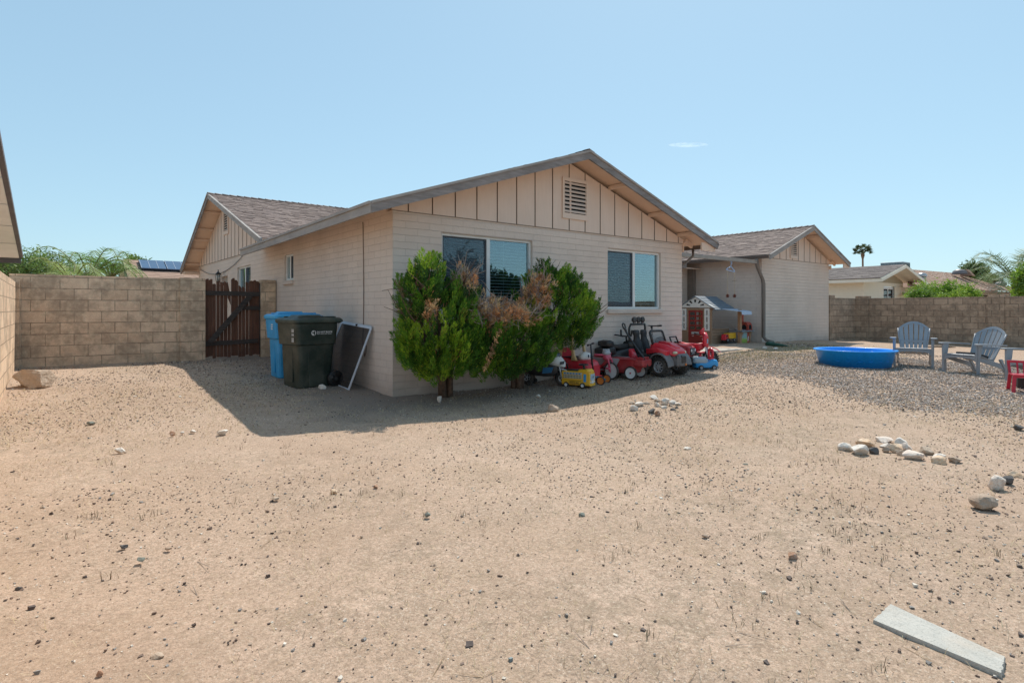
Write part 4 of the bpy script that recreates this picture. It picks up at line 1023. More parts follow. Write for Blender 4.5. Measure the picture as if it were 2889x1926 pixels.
for x_,w_ in ((.22,1),(-.24,1)):
    for s_ in (-1,1): wheel(t,x_,s_*.19,.075,.075,.05,sil,blk,rimr=.6)
# ---- yellow bus walker
t=toy('toy_bus','yellow ride on toy school bus with letter panel in front of the red toy car','ride-on toy',1632,1091,31)
k=1.0
b=MB(); b.loft([sec(-.25,.225,.045,.245,.25,.94),sec(-.24,.235,.035,.262,.25,.94),sec(.02,.235,.035,.262,.25,.94),sec(.05,.235,.035,.29,.25,.94),sec(.20,.235,.035,.30,.28,.92),sec(.235,.232,.035,.275,.28,.92),sec(.245,.22,.04,.19,.25,.95)],smooth=False); bd=b.build('body',yel,t,bevel=.008)
for s_ in (-1,1):
    y0=s_*.1185
    def pl(mb,x0,x1,z0,z1,th=.002,yy=y0): 
        tl=lambda z:yy*(1-.06*(z-.035)/.24)
        A_=[(x0,tl(z0),z0),(x1,tl(z0),z0),(x1,tl(z1),z1),(x0,tl(z1),z1)]
        mb.add(A_+[(p[0],p[1]+s_*th,p[2]) for p in A_],[(0,1,2,3),(7,6,5,4),(0,4,5,1),(1,5,6,2),(2,6,7,3),(3,7,4,0)])
    b=MB(); pl(b,-.215,.115,.208,.245); pl(b,-.215,.115,.145,.202); b.build('letter_panel',simple('toy_letter_panel',(.62,.56,.40),.5,.05,30),bd)
    b=MB()
    for i in range(12):
        for j in range(2): pl(b,-.212+i*.0272,-.212+i*.0272+.014,.152+j*.027,.166+j*.027+.004,.0035)
    b.build('letter_keys',simple('toy_keys',(.10,.08,.06),.6),bd)
    b=MB()
    for i in range(6): pl(b,-.205+i*.052,-.205+i*.052+.034,.212,.238,.0035)
    b.build('picture_row',simple('toy_pictures',(.10,.25,.45),.5,.6,30),bd)
    b=MB(); pl(b,.14,.185,.10,.225); b.build('door_window',cbl,bd)
    b=MB(); pl(b,-.12,.10,.104,.110); pl(b,-.12,.10,.060,.066); b.build('stripe',blk,bd)
    tx=text('lettering','SCHOOL BUS',.026,(.075 if s_>0 else -.10,s_*.1205,.074),(PI/2,0,PI if s_>0 else 0),blk,bd,bold=.0006)
b=MB(); b.loft([sec(-.235,.12,.262,.285,.8),sec(-.12,.15,.262,.28,.8),sec(.02,.15,.262,.285,.8)]); b.build('seat',blk,t)
b=MB(); b.tube([(-.215,-.06,.27),(-.235,-.06,.36),(-.235,.0,.375),(-.235,.06,.36),(-.215,.06,.27)],.011,6); b.build('back_handle',blk,t)
b=MB(); b.cyl((.105,0,.29),(.09,0,.355),.022,.018,10); b.lathe([(.075,-.01),(.085,0),(.075,.01),(.062,.0),(.075,-.01)],24,c=(.09,0,.365)); b.bar((.09,-.07,.362),(.09,.07,.362),.03,.01); b.bar((.02,0,.362),(.16,0,.362),.03,.01); b.build('steering_wheel',blk,t)
b=MB(); b.cbox((.2485,0,.175),(.004,.17,.10)); wn=b.build('windscreen',simple('toy_screen_pale',(.45,.55,.62),.3),t)
for s_ in (-1,1):
    b=MB(); b.cbox((.2515,s_*.03,.175),(.003,.014,.035)); b.build('pupil',eyeb,wn)
    b=MB(); b.lathe([(0,.006),(.016,.004),(.018,0),(0,0)],14,ax='x'); o=b.build('headlight',wht,t); o.location=(.246,s_*.075,.095)
    b=MB(); b.lathe([(0,.005),(.011,.004),(.012,0),(0,0)],12,ax='x'); o=b.build('signal_light',simple('toy_signal_red',(.6,.04,.02),.4),t); o.location=(.238,s_*.08,.255)
b=MB(); b.cbox((.248,0,.10),(.006,.08,.05)); b.build('grille',wht,t); b=MB(); b.cbox((.25,0,.045),(.012,.2,.02)); b.build('bumper',yel,t,bevel=.004)
for x_ in (-.165,.125):
    for s_ in (-1,1): wheel(t,x_,s_*.115,.042,.045,.035,wht,blk,rimr=.62)
# ---- kick scooter with teal arms and orange wheels
t=toyw('kick_scooter','black pole kick scooter with teal arms and orange wheels beside the toy bus','scooter',3.33,-.74,28)
b=MB(); b.tube([(.02,.0,.14),(-.02,.02,.42),(-.04,.03,.65)],[.018,.016,.013],8); b.tube([(-.012,.015,.40),(-.025,.022,.46)],.022,8); b.build('pole',blk,t)
b=MB(); b.tube([(-.04,-.11,.645),(-.04,.03,.655),(-.04,.16,.665)],.012,8); b.tube([(-.04,.09,.66),(-.04,.17,.667)],.017,8);b.tube([(-.04,-.12,.645),(-.04,-.05,.65)],.017,8); b.build('handlebar',blk,t)
b=MB(); b.loft([[(x_,-.07,z_),(x_,.07,z_),(x_,.07,z_-.012),(x_,-.07,z_-.012)] for x_,z_ in ((-.30,.19),(-.22,.125),(-.1,.115),(.06,.12))],smooth=False); b.build('deck',simple('toy_birch',(.50,.36,.20),.6),t)
for s_ in (-1,1):
    b=MB(); b.loft([[(x_,s_*y_-.015,z_),(x_,s_*y_+.015,z_),(x_,s_*y_+.015,z_-.02),(x_,s_*y_-.015,z_-.02)] for x_,y_,z_ in ((-.02,.03,.125),(.08,.06,.12),(.15,.10,.095),(.19,.13,.065))],smooth=False); b.build('arm',teal,t)
    wheel(t,.20,s_*.16,.07,.075,.028,org,blk,rimr=.78)
wheel(t,-.24,0,.05,.05,.03,org,blk,rimr=.75)
# ---- red tricycle
t=toyw('tricycle','red toddler tricycle with grey knobbed handlebar cap in front of the wagon','tricycle',3.86,-.46,48)
wheel(t,.22,0,.150,.150,.045,wht,tyre,rimr=.86,slim=True)
for s_ in (-1,1): wheel(t,-.26,s_*.19,.105,.105,.045,wht,tyre,rimr=.78,hub=dred)
b=MB()
for s_ in (-1,1): b.loft([[(x_,s_*.035,z_+w_),(x_,s_*.060,z_+w_),(x_+w_,s_*.060,z_-w_*.3),(x_+w_,s_*.035,z_-w_*.3)] for x_,z_,w_ in ((.20,.135,.03),(.19,.25,.035),(.15,.36,.04),(.12,.42,.03))],smooth=False)
b.loft([rrect(.10,.15,.03,z_,x_,0) for x_,z_ in ((.13,.34),(.12,.38),(.11,.43))]); b.build('fork',pink,t)
b=MB(); b.tube([(.14,0,.34),(.02,0,.23),(-.12,0,.17),(-.26,0,.15)],[.035,.03,.028,.025],8); b.tube([(-.26,-.19,.105),(-.24,0,.14),(-.26,.19,.105)],.018,6); b.build('frame',dred,t)
b=MB(); b.loft([sec(-.26,.16,.215,.30,.8),sec(-.22,.20,.20,.25,.8),sec(-.1,.16,.20,.235,.8),sec(.0,.08,.20,.225,.8)]); b.build('seat',red,t)
b=MB(); b.tube([(.02,-.23,.435),(.08,-.12,.43),(.11,0,.42),(.08,.12,.43),(.02,.23,.435)],.016,8); b.build('handlebar',pink,t)
b=MB(); b.loft([rrect(.10,.15,.04,.425,.11,0),rrect(.12,.16,.05,.46,.105,0),rrect(.09,.12,.04,.51,.10,0)]); 
for a_ in np.linspace(0,2*PI,8)[:-1]: b.ell((.10+.035*math.cos(a_),.055*math.sin(a_),.51),(.02,.022,.02),nu=8,nv=6)
b.build('handlebar_cap',simple('toy_pale_grey',(.40,.41,.43),.5,.05,4,dust=.1),t)
for s_ in (-1,1):
    b=MB(); b.cyl((.22,s_*.03,.15),(.22,s_*.07,.15 - s_*.04),.01,n=6); b.cbox((.22,s_*.10,.15-s_*.05),(.06,.05,.025)); b.build('pedal',pink,t)
# ---- red wagon
t=toyw('wagon','red plastic pull wagon with a grey side panel and raised black handle','wagon',4.17,-.50,36)
b=MB(); b.loft([rrect(.86,.30,.06,.10),rrect(.92,.36,.07,.16),rrect(.98,.42,.08,.33),rrect(1.02,.46,.09,.35)],smooth=False); b.loft([rrect(.96,.40,.07,.352),rrect(.92,.36,.07,.2)],cap=False,smooth=False); bd=b.build('tub',dred,t,bevel=.006)
b=MB(); b.loft([rrect(.16,.34,.03,.22,.53,0),rrect(.18,.40,.03,.25,.53,0),rrect(.18,.40,.03,.34,.53,0)],smooth=False)
for s_ in (-1,0,1): b.cbox((.53,s_*.12,.36),(.13,.03,.05))
b.build('front_tray',dred,t,bevel=.006)
for s_ in (-1,1):
    b=MB(); b.prism([(-.44,.36),(.16,.36),(.20,.34),(.12,.20),(.06,.19),(-.40,.19),(-.46,.33)],s_*.230,s_*.243,'y'); b.build('side_panel',grey,bd,bevel=.004)
    text('lettering','RADIO FLYER',.035,(.20 if s_>0 else -.20,s_*.232,.135),(PI/2,0,PI if s_>0 else 0),wht,bd,bold=.0006)
    for x_ in (-.34,.40): wheel(t,x_,s_*.215,.115,.118,.045,wht,tyre,rimr=.80,hub=dred)
b=MB(); b.tube([(.62,0,.22),(.56,0,.36),(.40,0,.56),(.24,0,.78),(.20,.0,.86)],[.022,.022,.017,.017,.022],8); hd=b.build('handle',blk,t)
b=MB(); b.tube([(.20,.0,.85),(.18,.045,.90),(.165,.05,.955),(.155,0,.975),(.165,-.05,.955),(.18,-.045,.90)],.014,8,closed=True); b.build('grip',blk,hd)
# ---- black quad bike behind the wagon
t=toyw('toy_quad_bike','black ride on quad bike with seat and tail boxes behind the red wagon','ride-on toy',4.62,-.10-.17,-30)
b=MB(); b.loft([sec(-.52,.34,.40,.48,.5),sec(-.34,.40,.38,.53,.5),sec(-.30,.36,.38,.50,.5)]); b.loft([sec(-.48,.24,.53,.62,.5),sec(-.36,.28,.50,.64,.5),sec(-.30,.24,.50,.62,.5)]); b.build('tail_box',blk,t)
b=MB(); b.loft([sec(-.32,.22,.50,.58,.7),sec(-.1,.20,.46,.54,.7),sec(.08,.18,.47,.56,.7)]); b.build('seat',blk2,t)
b=MB(); b.loft([sec(-.36,.30,.16,.40,.4),sec(-.1,.26,.15,.46,.4),sec(.2,.28,.15,.50,.4),sec(.42,.30,.18,.46,.5)]); b.build('body',blk,t)
b=MB(); b.loft([sec(.10,.16,.48,.60,.6),sec(.22,.22,.46,.62,.6),sec(.38,.24,.42,.54,.6)]); b.build('cowl',blk,t)
b=MB(); b.tube([(.12,0,.58),(.10,0,.70)],.018,6); b.tube([(.02,-.24,.72),(.09,-.1,.70),(.10,0,.70),(.09,.1,.70),(.02,.24,.72)],.014,8); b.build('handlebar',blk,t)
for s_ in (-1,1):
    b=MB(); b.bar((.10,s_*.14,.70),(.11,s_*.16,.82),.03,.02); b.build('mirror',blk,t)
    for x_ in (-.34,.36): wheel(t,x_,s_*.24,.15,.15,.11,sil,tyre,rimr=.5,tread=16)
# ---- red utility buggy
t=toyw('toy_buggy','large red and grey ride on buggy with roll bar lights and silver spoked wheels','ride-on toy',5.06,-.62,46)
t.scale=(1.07,1.07,1.07)
WX=.36
b=MB(); b.loft([sec(-.42,.50,.16,.34,.3),sec(.16,.50,.14,.34,.3),sec(.22,.50,.16,.44,.3)],smooth=False); b.build('tub',blk2,t)
b=MB() # hood
b.loft([sec(.12,.50,.42,.53,.35,.9),sec(.20,.50,.40,.56,.35,.86),sec(.40,.44,.36,.53,.35,.84),sec(.54,.36,.34,.46,.4,.84),sec(.58,.30,.34,.42,.4,.8)]); hd=b.build('hood',red,t)
b=MB(); b.loft([sec(.20,.20,.555,.585,.5),sec(.40,.17,.52,.555,.5),sec(.52,.13,.45,.485,.5)]); b.build('hood_scoop',red,hd)
for s_ in (-1,1):
    # flared wing arches
    b=MB(); arch=[]
    for a_ in np.linspace(PI*.98,PI*.05,11): arch.append((WX+.205*math.cos(a_),.165+.25*math.sin(a_)))
    secs=[[(x_,s_*.20,z_),(x_,s_*.385,z_-.015),(x_,s_*.39,z_-.04),(x_,s_*.20,z_-.02)] for x_,z_ in arch]; b.loft(secs,smooth=False); b.build('wing_flare',dgrey,t,bevel=.004)
    b=MB(); b.loft([sec(.10,.10,.36,.46,.3),sec(.30,.14,.40,.48,.3),sec(.48,.10,.36,.43,.3)]); o=b.build('wing_panel',red,t); o.location=(0,s_*.275,.0)
    b=MB(); b.loft([sec(-.50,.12,.20,.40,.3),sec(-.2,.12,.20,.44,.3),sec(-.12,.10,.16,.30,.3)]); o=b.build('side_panel',red,t); o.location=(0,s_*.30,0)
    b=MB(); b.cyl((WX,s_*.20,.40),(WX,s_*.22,.20),.028,n=10); 
    for z_ in np.arange(.22,.40,.03): b.cyl((WX,s_*.21,z_),(WX,s_*.21,z_+.012),.036,n=10)
    b.build('spring',simple('toy_spring_red',(.6,.04,.02),.4),t)
    b=MB(); b.ell((.545,s_*.145,.40),(.04,.05,.028),nu=12,nv=8); b.build('headlight',simple('toy_headlight',(.62,.60,.42),.2,coat=.5),t)
    wheel(t,WX,s_*.30,.165,.168,.13,sil,tyre,rimr=.60,spokes=8,tread=20,steer=-.05)
    wheel(t,-.36,s_*.30,.165,.168,.13,sil,tyre,rimr=.60,spokes=8,tread=20)
b=MB(); b.loft([sec(.50,.34,.18,.40,.35),sec(.585,.30,.16,.38,.4),sec(.625,.22,.18,.32,.5)],smooth=False); gr=b.build('front_bumper',dgrey,t,bevel=.008)
b=MB(); b.loft([sec(.61,.16,.22,.36,.3),sec(.632,.14,.23,.34,.3)],smooth=False); b.build('grille',blk,gr)
for s_ in (-1,1):
    b=MB(); b.bar((.57,s_*.14,.36),(.60,s_*.10,.19),.03,.05); b.build('bumper_claw',blk2,gr)
    b=MB(); b.loft([sec(0,.19,.30,.36,.7),sec(.16,.19,.29,.35,.7)]); b.loft([[ (x_,y_,z_) for x_,y_ in ((x0,-w_),(x0,w_),(x0-.05,w_),(x0-.05,-w_))] for x0,w_,z_ in ((.0,.09,.32),(-.04,.10,.45),(-.07,.10,.56),(-.08,.065,.61),(-.085,.055,.66),(-.09,.075,.70),(-.095,.06,.755),(-.097,.03,.765))],smooth=True); o=b.build('seat',blk2,t); o.location=(-.13,s_*.115,0)
b=MB(); b.tube([(-.30,-.25,.30),(-.30,-.25,.80),(-.29,-.22,.865),(-.29,.22,.865),(-.30,.25,.80),(-.30,.25,.30)],.02,8); rb=b.build('roll_bar',blk,t)
for y_ in (-.13,0,.13):
    b=MB(); b.cyl((-.29,y_,.875),(-.29,y_,.905),.010,n=6); b.lathe([(0,-.028),(.035,-.025),(.052,.0),(.055,.03),(.045,.034),(0,.028)],18,c=(-.29,y_,.945),ax='x'); b.build('roof_light',blk,rb)
b=MB(); b.tube([(.16,-.21,.52),(.09,-.20,.73),(.085,-.17,.755),(.085,.17,.755),(.09,.20,.73),(.16,.21,.52)],.022,8); b.bar((.155,-.2,.54),(.155,.2,.54),.03,.03); wf=b.build('windscreen_frame',blk,t)
b=MB()
for i in range(-9,10):
    for d_ in (-1,1):
        y0=i*.04; P_=lambda v:Vector((.155-.065*v/.2*1.0,y0+d_*v,.55+v)); lo=0; hi=.19
        pts=[v for v in np.linspace(0,.19,12) if abs(y0+d_*v)<.185]
        if len(pts)>1: b.bar(P_(pts[0]),P_(pts[-1]),.004,.004)
b.build('windscreen_net',sil,wf)
b=MB(); b.lathe([(.085,-.01),(.095,0),(.085,.01),(.075,0),(.085,-.01)],20,ax='x'); b.bar((0,-.08,0),(0,.08,0),.02,.012); o=b.build('steering_wheel',blk,t); o.location=(.05,.115,.56); o.rotation_euler=(0,.5,0)
b=MB(); b.cyl((.63,.05,.20),(.645,.05,.20),.018,n=8); b.build('tow_hook',org,t)
# ---- scooter bar seen behind the buggy
t=toyw('kick_scooter','dark scooter standing behind the red buggy with only its handlebar showing','scooter',5.75,-.14,-20)
b=MB(); b.tube([(.0,0,.10),(-.06,0,.84)],.014,8); b.build('pole',blk,t)
b=MB(); b.tube([(-.02,-.27,.86),(-.06,0,.845),(-.02,.27,.86)],.012,8); b.tube([(-.02,-.28,.86),(-.04,-.17,.853)],.018,8); b.tube([(-.04,.17,.853),(-.02,.28,.86)],.018,8); b.tube([(-.062,0,.80),(-.062,0,.86)],.022,8); b.build('handlebar',blk,t)
b=MB(); b.box((-.38,-.05,.07),(.0,.05,.085)); b.build('deck',blk,t); wheel(t,.02,0,.05,.05,.025,wht,blk); wheel(t,-.42,0,.05,.05,.025,wht,blk)
# ---- second red jeep
t=toyw('toy_jeep','smaller red toy jeep with slotted black grille behind the red buggy','ride-on toy',6.12,-.32,34)
b=MB(); b.loft([sec(-.45,.46,.16,.40,.3),sec(.05,.46,.16,.42,.3),sec(.10,.44,.18,.46,.3),sec(.36,.40,.18,.44,.3),sec(.40,.38,.18,.42,.3)],smooth=False); b.build('body',dred,t,bevel=.01)
b=MB(); b.loft([sec(.06,.42,.455,.49,.5),sec(.34,.36,.43,.465,.5)]); b.build('hood',red,t)
b=MB(); b.cbox((.405,0,.335),(.02,.30,.15)); g_=b.build('grille',blk,t,bevel=.01)
b=MB()
for i in range(7): b.cbox((.418,-.075+i*.025,.335),(.006,.008,.09))
b.build('grille_slot',grey,g_)
for s_ in (-1,1):
    b=MB(); b.lathe([(0,.012),(.028,.01),(.03,0),(0,0)],14,ax='x'); o=b.build('headlight',wht,t); o.location=(.415,s_*.12,.36)
    for x_ in (-.28,.28): wheel(t,x_,s_*.23,.13,.13,.10,sil,tyre,rimr=.5,tread=14)
b=MB(); b.cbox((.44,0,.21),(.05,.46,.07)); b.build('bumper',blk,t,bevel=.01)
b=MB(); b.tube([(.06,-.2,.46),(.0,-.19,.62),(.0,.19,.62),(.06,.2,.46)],.016,6); b.build('windscreen_frame',blk,t)
b=MB(); b.loft([sec(-.3,.34,.40,.60,.5),sec(-.24,.34,.40,.62,.5)]); b.build('seat',blk2,t)
# ---- red dirt bike
t=toyw('toy_dirt_bike','red ride on dirt bike with high front mudguard beside the house corner','ride-on toy',6.74,-.42,38)
t.scale=(.94,.94,.92)
wheel(t,.34,0,.175,.175,.07,sil,tyre,rimr=.72,spokes=9,tread=22); wheel(t,-.34,0,.15,.15,.08,sil,tyre,rimr=.66,spokes=9,tread=20)
b=MB(); b.loft([[(x_,-w_,z_),(x_,w_,z_),(x_+.01,w_*.8,z_-.012),(x_+.01,-w_*.8,z_-.012)] for x_,z_,w_ in ((.18,.42,.04),(.26,.445,.055),(.38,.43,.055),(.48,.395,.045),(.56,.34,.02))]); b.build('front_mudguard',red,t)
b=MB()
for s_ in (-1,1): b.tube([(.34,s_*.05,.175),(.27,s_*.05,.36),(.19,s_*.045,.62)],[.016,.02,.016],8)
b.build('fork',wht,t)
b=MB(); b.loft([sec(.20,.15,.44,.70,.4),sec(.235,.19,.43,.76,.5),sec(.28,.13,.42,.68,.6)]); b.loft([sec(.13,.13,.66,.80,.5),sec(.20,.10,.70,.86,.5)]); pn=b.build('number_plate',red,t)
b=MB(); b.cbox((.283,0,.56),(.006,.07,.10)); b.build('plate_sticker',simple('toy_sticker_blue',(.25,.42,.5),.4,.3,40),pn)
b=MB(); b.loft([sec(-.06,.10,.34,.48,.5),sec(.06,.18,.32,.50,.5),sec(.16,.14,.36,.52,.5),sec(.2,.06,.4,.5,.5)]); b.build('tank',red,t)
b=MB(); b.loft([sec(-.38,.09,.50,.54,.7),sec(-.2,.12,.44,.50,.7),sec(.02,.10,.45,.50,.7)]); b.build('seat',red,t)
b=MB(); b.loft([sec(-.55,.07,.53,.545,.5),sec(-.38,.10,.49,.52,.5)]); b.loft([sec(-.34,.10,.18,.40,.4),sec(.1,.12,.14,.36,.4)]); b.build('frame',blk,t)
b=MB(); b.tube([(.10,-.26,.74),(.15,-.1,.70),(.17,0,.68),(.15,.1,.70),(.10,.26,.74)],.013,8); b.tube([(.10,-.27,.74),(.13,-.16,.72)],.02,8); b.tube([(.13,.16,.72),(.10,.27,.74)],.02,8); b.build('handlebar',blk,t)
# ---- blue and white mini car with red steering wheel and backrest
t=toyw('toy_scoot_car','small blue and white scoot along car with red steering knob and ring','ride-on toy',6.33,-.92,-8)
b=MB(); b.loft([sec(-.22,.16,.05,.16,.5),sec(-.12,.20,.04,.14,.4),sec(.04,.20,.04,.15,.4),sec(.12,.21,.04,.22,.5),sec(.22,.19,.05,.20,.6),sec(.26,.12,.07,.15,.6)]); b.build('body',cbl,t)
b=MB(); b.loft([sec(-.27,.16,.14,.22,.5),sec(-.2,.20,.13,.27,.5),sec(-.02,.20,.12,.26,.5),sec(.03,.17,.13,.20,.5)]); b.build('seat_box',clear,t)
b=MB(); b.cyl((-.10,0,.25),(-.08,0,.33),.03,.02,10); b.lathe([(0,-.012),(.07,-.012),(.08,0),(.07,.014),(0,.014)],18,c=(-.08,0,.345)); b.build('steering_knob',red,t)
b=MB(); b.tube([(.13+.0*a,.085*math.cos(a),.325+.085*math.sin(a)) for a in np.linspace(0,2*PI,22)[:-1]],.026,8,closed=True); b.cbox((.13,0,.225),(.06,.13,.05)); b.build('backrest_ring',red,t)
for x_ in (-.12,.15):
    for s_ in (-1,1): wheel(t,x_,s_*.105,.05,.05,.035,grey,blk,rimr=.6)
# ================================================================ PLAYHOUSE
pwood=woodmat('playhouse_brown_plastic',(.27,.17,.11),(.36,.24,.155),(1,1,6),.6,.2); pwood2=woodmat('playhouse_post',(.38,.20,.11),(.46,.27,.15),(4,4,.6),.6,.2)
pw=simple('playhouse_white',(.70,.70,.67),.5,.05,4); proof=simple('playhouse_roof_blue',(.15,.19,.23),.55,.12,10); pr2=simple('playhouse_brick_red',(.42,.07,.04),.6,.2,30); pdoor=simple('playhouse_door_red',(.26,.025,.018),.5,.12,5); pgr=simple('playhouse_grey',(.20,.22,.24),.5)
X0,YF,Y1=11.30,2.12,3.20; ZB=.205; ZE=1.30; ZA=1.62; XE=12.32; YM=(YF+Y1)/2
t=thing('playhouse',"children's brown plastic playhouse with red door, white shutters and blue grey roof",'playhouse',(X0,YM,ZB))
hy=(Y1-YF)/2; L=XE-X0; ze=ZE-ZB; za=ZA-ZB
b=MB(); b.box((0,-hy,0),(.06,-.30,.44)); b.box((0,.30,0),(.06,hy,.44)); b.box((0,-hy,.44),(.05,-hy+.08,ze)); b.box((0,hy-.08,.44),(.05,hy,ze)); b.box((0,-.30,0),(.05,-.245,ze)); b.box((0,.245,0),(.05,.30,ze)); b.box((0,-hy+.08,ze-.07),(.05,-.30,ze)); b.box((0,.30,ze-.07),(.05,hy-.08,ze)); b.box((0,-.245,ze-.07),(.05,.245,ze))
b.build('front_wall',pwood,t,bevel=.008)
b=MB(); b.prism([(-hy-.10,ze+.012),(hy+.10,ze+.012),(0,za)],-.02,.045,'x'); gb_=b.build('gable',pw,t)
for i in range(5):
    a_=PI*(i+.5)/5; b=MB(); P_=lambda r_,w_:(r_*math.cos(a_)*1.25-w_*math.sin(a_),ze+.035+r_*math.sin(a_)*.85+w_*math.cos(a_)*.6)
    b.prism([P_(.15,-.02),P_(.25,-.04),P_(.25,.04),P_(.15,.02)],-.024,-.0205,'x'); b.build('gable_opening',M_dark,gb_)
def grid(mb,x,u0,u1,z0,z1,nu,nz,fw,th=.02):
    mb.box((x,u0,z0),(x+th,u0+fw,z1)); mb.box((x,u1-fw,z0),(x+th,u1,z1)); mb.box((x,u0+fw,z0),(x+th,u1-fw,z0+fw)); mb.box((x,u0+fw,z1-fw),(x+th,u1-fw,z1))
    for i in range(1,nu): u=u0+fw/2+(u1-u0-fw)*i/nu; mb.box((x,u-fw/2,z0+fw),(x+th,u+fw/2,z1-fw))
    for j in range(1,nz): z=z0+fw/2+(z1-z0-fw)*j/nz; mb.box((x+.001,u0+fw,z-fw/2),(x+th-.001,u1-fw,z+fw/2))
b=MB(); grid(b,-.01,-.245,.245,.40,ze-.075,2,4,.05); b.box((-.012,-.245,.02),(.03,.245,.40)); dr=b.build('door',pdoor,t,bevel=.006)
b=MB(); b.box((-.022,-.12,.31),(-.0125,.13,.38)); ms_=b.build('mail_slot',simple('playhouse_pale_grey',(.42,.44,.44),.5),dr); text('lettering','Push',.035,(-.0135,.12,.245),(PI/2,0,-PI/2),wht,dr,bold=.0006)
for s_ in (-1,1):
    u0,u1=(.315,hy-.06) if s_>0 else (-hy+.06,-.315)
    b=MB(); grid(b,-.03,min(u0,u1),max(u0,u1),.42,ze-.02,1,3,.055,.03); b.build('shutter',pw,t,bevel=.005)
# side posts, low wall, back wall
b=MB(); b.box((.051,-hy,0),(L-.1,-hy+.05,.10)); 
for k_ in range(4): b.box((.051,-hy+.003*(k_%2),.10+k_*.085),(L-.1,-hy+.05,.18+k_*.085))
b.box((.051,-hy-.01,.44),(L-.1,-hy+.06,.475)); b.build('low_wall',pwood,t,bevel=.004)
b=MB(); b.box((L-.06,hy-.06,0),(L,hy,ze)); b.build('post',pwood2,t)
b=MB(); b.box((.83,-hy-.42,0),(.93,-hy-.33,ze-.05)); b.build('post',pwood2,t,bevel=.006)
b=MB(); b.box((0.0,-hy-.02,ze-.055),(L,-hy+.03,ze)); b.box((0,hy-.03,ze-.055),(L,hy+.02,ze)); b.build('eave_beam',pwood,t)
b=MB(); b.box((.051,hy-.05,0),(L-.061,hy-.01,.5)); b.box((L-.05,-hy+.05,0),(L-.01,hy-.061,.45)); b.build('rear_wall',pwood,t)
def pslope(sg):
    b=MB(); w_=hy+.16; n_=8
    for i in range(n_):
        for j in range(6):
            u0,u1=i/n_,(i+1)/n_; x0=-.05+(L+.10)*j/6;x1=-.05+(L+.10)*(j+1)/6-.004
            P_=lambda u,x_,o_:(x_,sg*w_*(1-u),ze-.055+(za+.03-ze+.055)*u+o_)
            b.add([P_(u0,x0,.018),P_(u0,x1,.018),P_(u1,x1,.006),P_(u1,x0,.006),P_(u0,x0,-.012),P_(u0,x1,-.012),P_(u1,x1,-.012),P_(u1,x0,-.012)],[(0,1,2,3),(7,6,5,4),(0,4,5,1),(1,5,6,2),(2,6,7,3),(3,7,4,0)])
    return b.build('roof',proof,t)
rf=pslope(-1); pslope(1)
# awning over the kitchen
b=MB(); A_=[(.05,-hy-.12,ze-.02),(1.22,-hy-.12,ze-.02),(1.30,-hy-.62,ze-.13),(.45,-hy-.62,ze-.13)]
A_=[(.30,-hy-.14,ze-.03),(1.10,-hy-.14,ze-.03),(1.17,-hy-.58,ze-.10),(.62,-hy-.58,ze-.10)]
b.add(A_+[(x_,y_,z_-.012) for x_,y_,z_ in A_],[(0,1,2,3),(7,6,5,4),(0,4,5,1),(1,5,6,2),(2,6,7,3),(3,7,4,0)]); b.add([A_[3],A_[2],(1.17,-hy-.60,ze-.20),(.62,-hy-.60,ze-.20)],[(0,1,2,3)]); b.build('awning',simple('awning_pale_blue',(.48,.56,.68),.6,.05),t)
# kitchen: counter, mural panel, pizza oven and chimney
b=MB(); b.box((.935,-hy-.40,.02),(1.36,-hy-.36,.38)); b.box((.935,-hy-.42,.0),(1.40,-hy-.35,.03)); b.box((1.36,-hy-.42,.0),(1.40,-hy-.35,.40)); b.build('kitchen_panel',pwood2,t)
def mural():
    m,n,b=newmat('mural_print'); v=objc(n)
    sp=N(n,'ShaderNodeSeparateXYZ'); n.links.new(v,sp.inputs[0])
    c=ramp(n,math_(n,'ADD',math_(n,'MULTIPLY',sp.outputs[2],3.1),math_(n,'MULTIPLY',noise(n,v,26,4),.5)),[(.30,(.16,.30,.05)),(.72,(.35,.50,.08)),(.95,(.30,.48,.50))])
    c=mixc(n,ramp(n,noise(n,v,34,3),[(.60,0),(.64,1)]),c,(.55,.18,.08)); n.links.new(c,b.inputs[0]); b.inputs['Roughness'].default_value=.5; return m
b=MB(); b.prism([(.955,.05),(1.24,.05),(1.24,.36),(1.06,.355),(.99,.30),(.955,.2)],-hy-.4035,-hy-.4005,'y'); mu=b.build('mural_panel',mural(),t)
b=MB(); b.box((1.241,-hy-.4035,.05),(1.355,-hy-.4005,.36)); b.build('brick_panel',pr2,t); b=MB(); b.prism([(1.26,.10),(1.30,.10),(1.33,.24),(1.29,.24)],-hy-.4065,-hy-.404,'y'); b.build('chalk_sign',pw,mu)
b=MB(); b.box((.80,-hy-.50,.385),(1.48,-hy-.06,.42)); b.box((.80,-hy-.51,.37),(.96,-hy-.48,.425)); b.build('counter',pgr,t,bevel=.006)
b=MB(); 
for k_ in range(3): b.lathe([(0,0),(.05,0),(.055,.02),(.045,.022),(.04,.01),(0,.01)],14,c=(1.0+.14*k_,-hy-.27,.422)); 
b.lathe([(0,0),(.05,0),(.055,.04),(.05,.045),(0,.045)],14,c=(1.08,-hy-.17,.422)); b.build('stove_ring',simple('playhouse_light_grey',(.38,.38,.42),.4),t)
b=MB(); b.prism([(-.13,.42),(.13,.42),(.13,.55),(.10,.63),(.05,.67),(-.05,.67),(-.10,.63),(-.13,.55)],1.28,1.52,'x'); ov=b.build('pizza_oven',pr2,t,bevel=.006)
ov.location=(0,-hy-.28,0)
b=MB(); b.prism([(-.075,.45),(.075,.45),(.075,.53),(.04,.585),(-.04,.585),(-.075,.53)],1.273,1.279,'x'); b.build('oven_mouth',M_dark,ov)
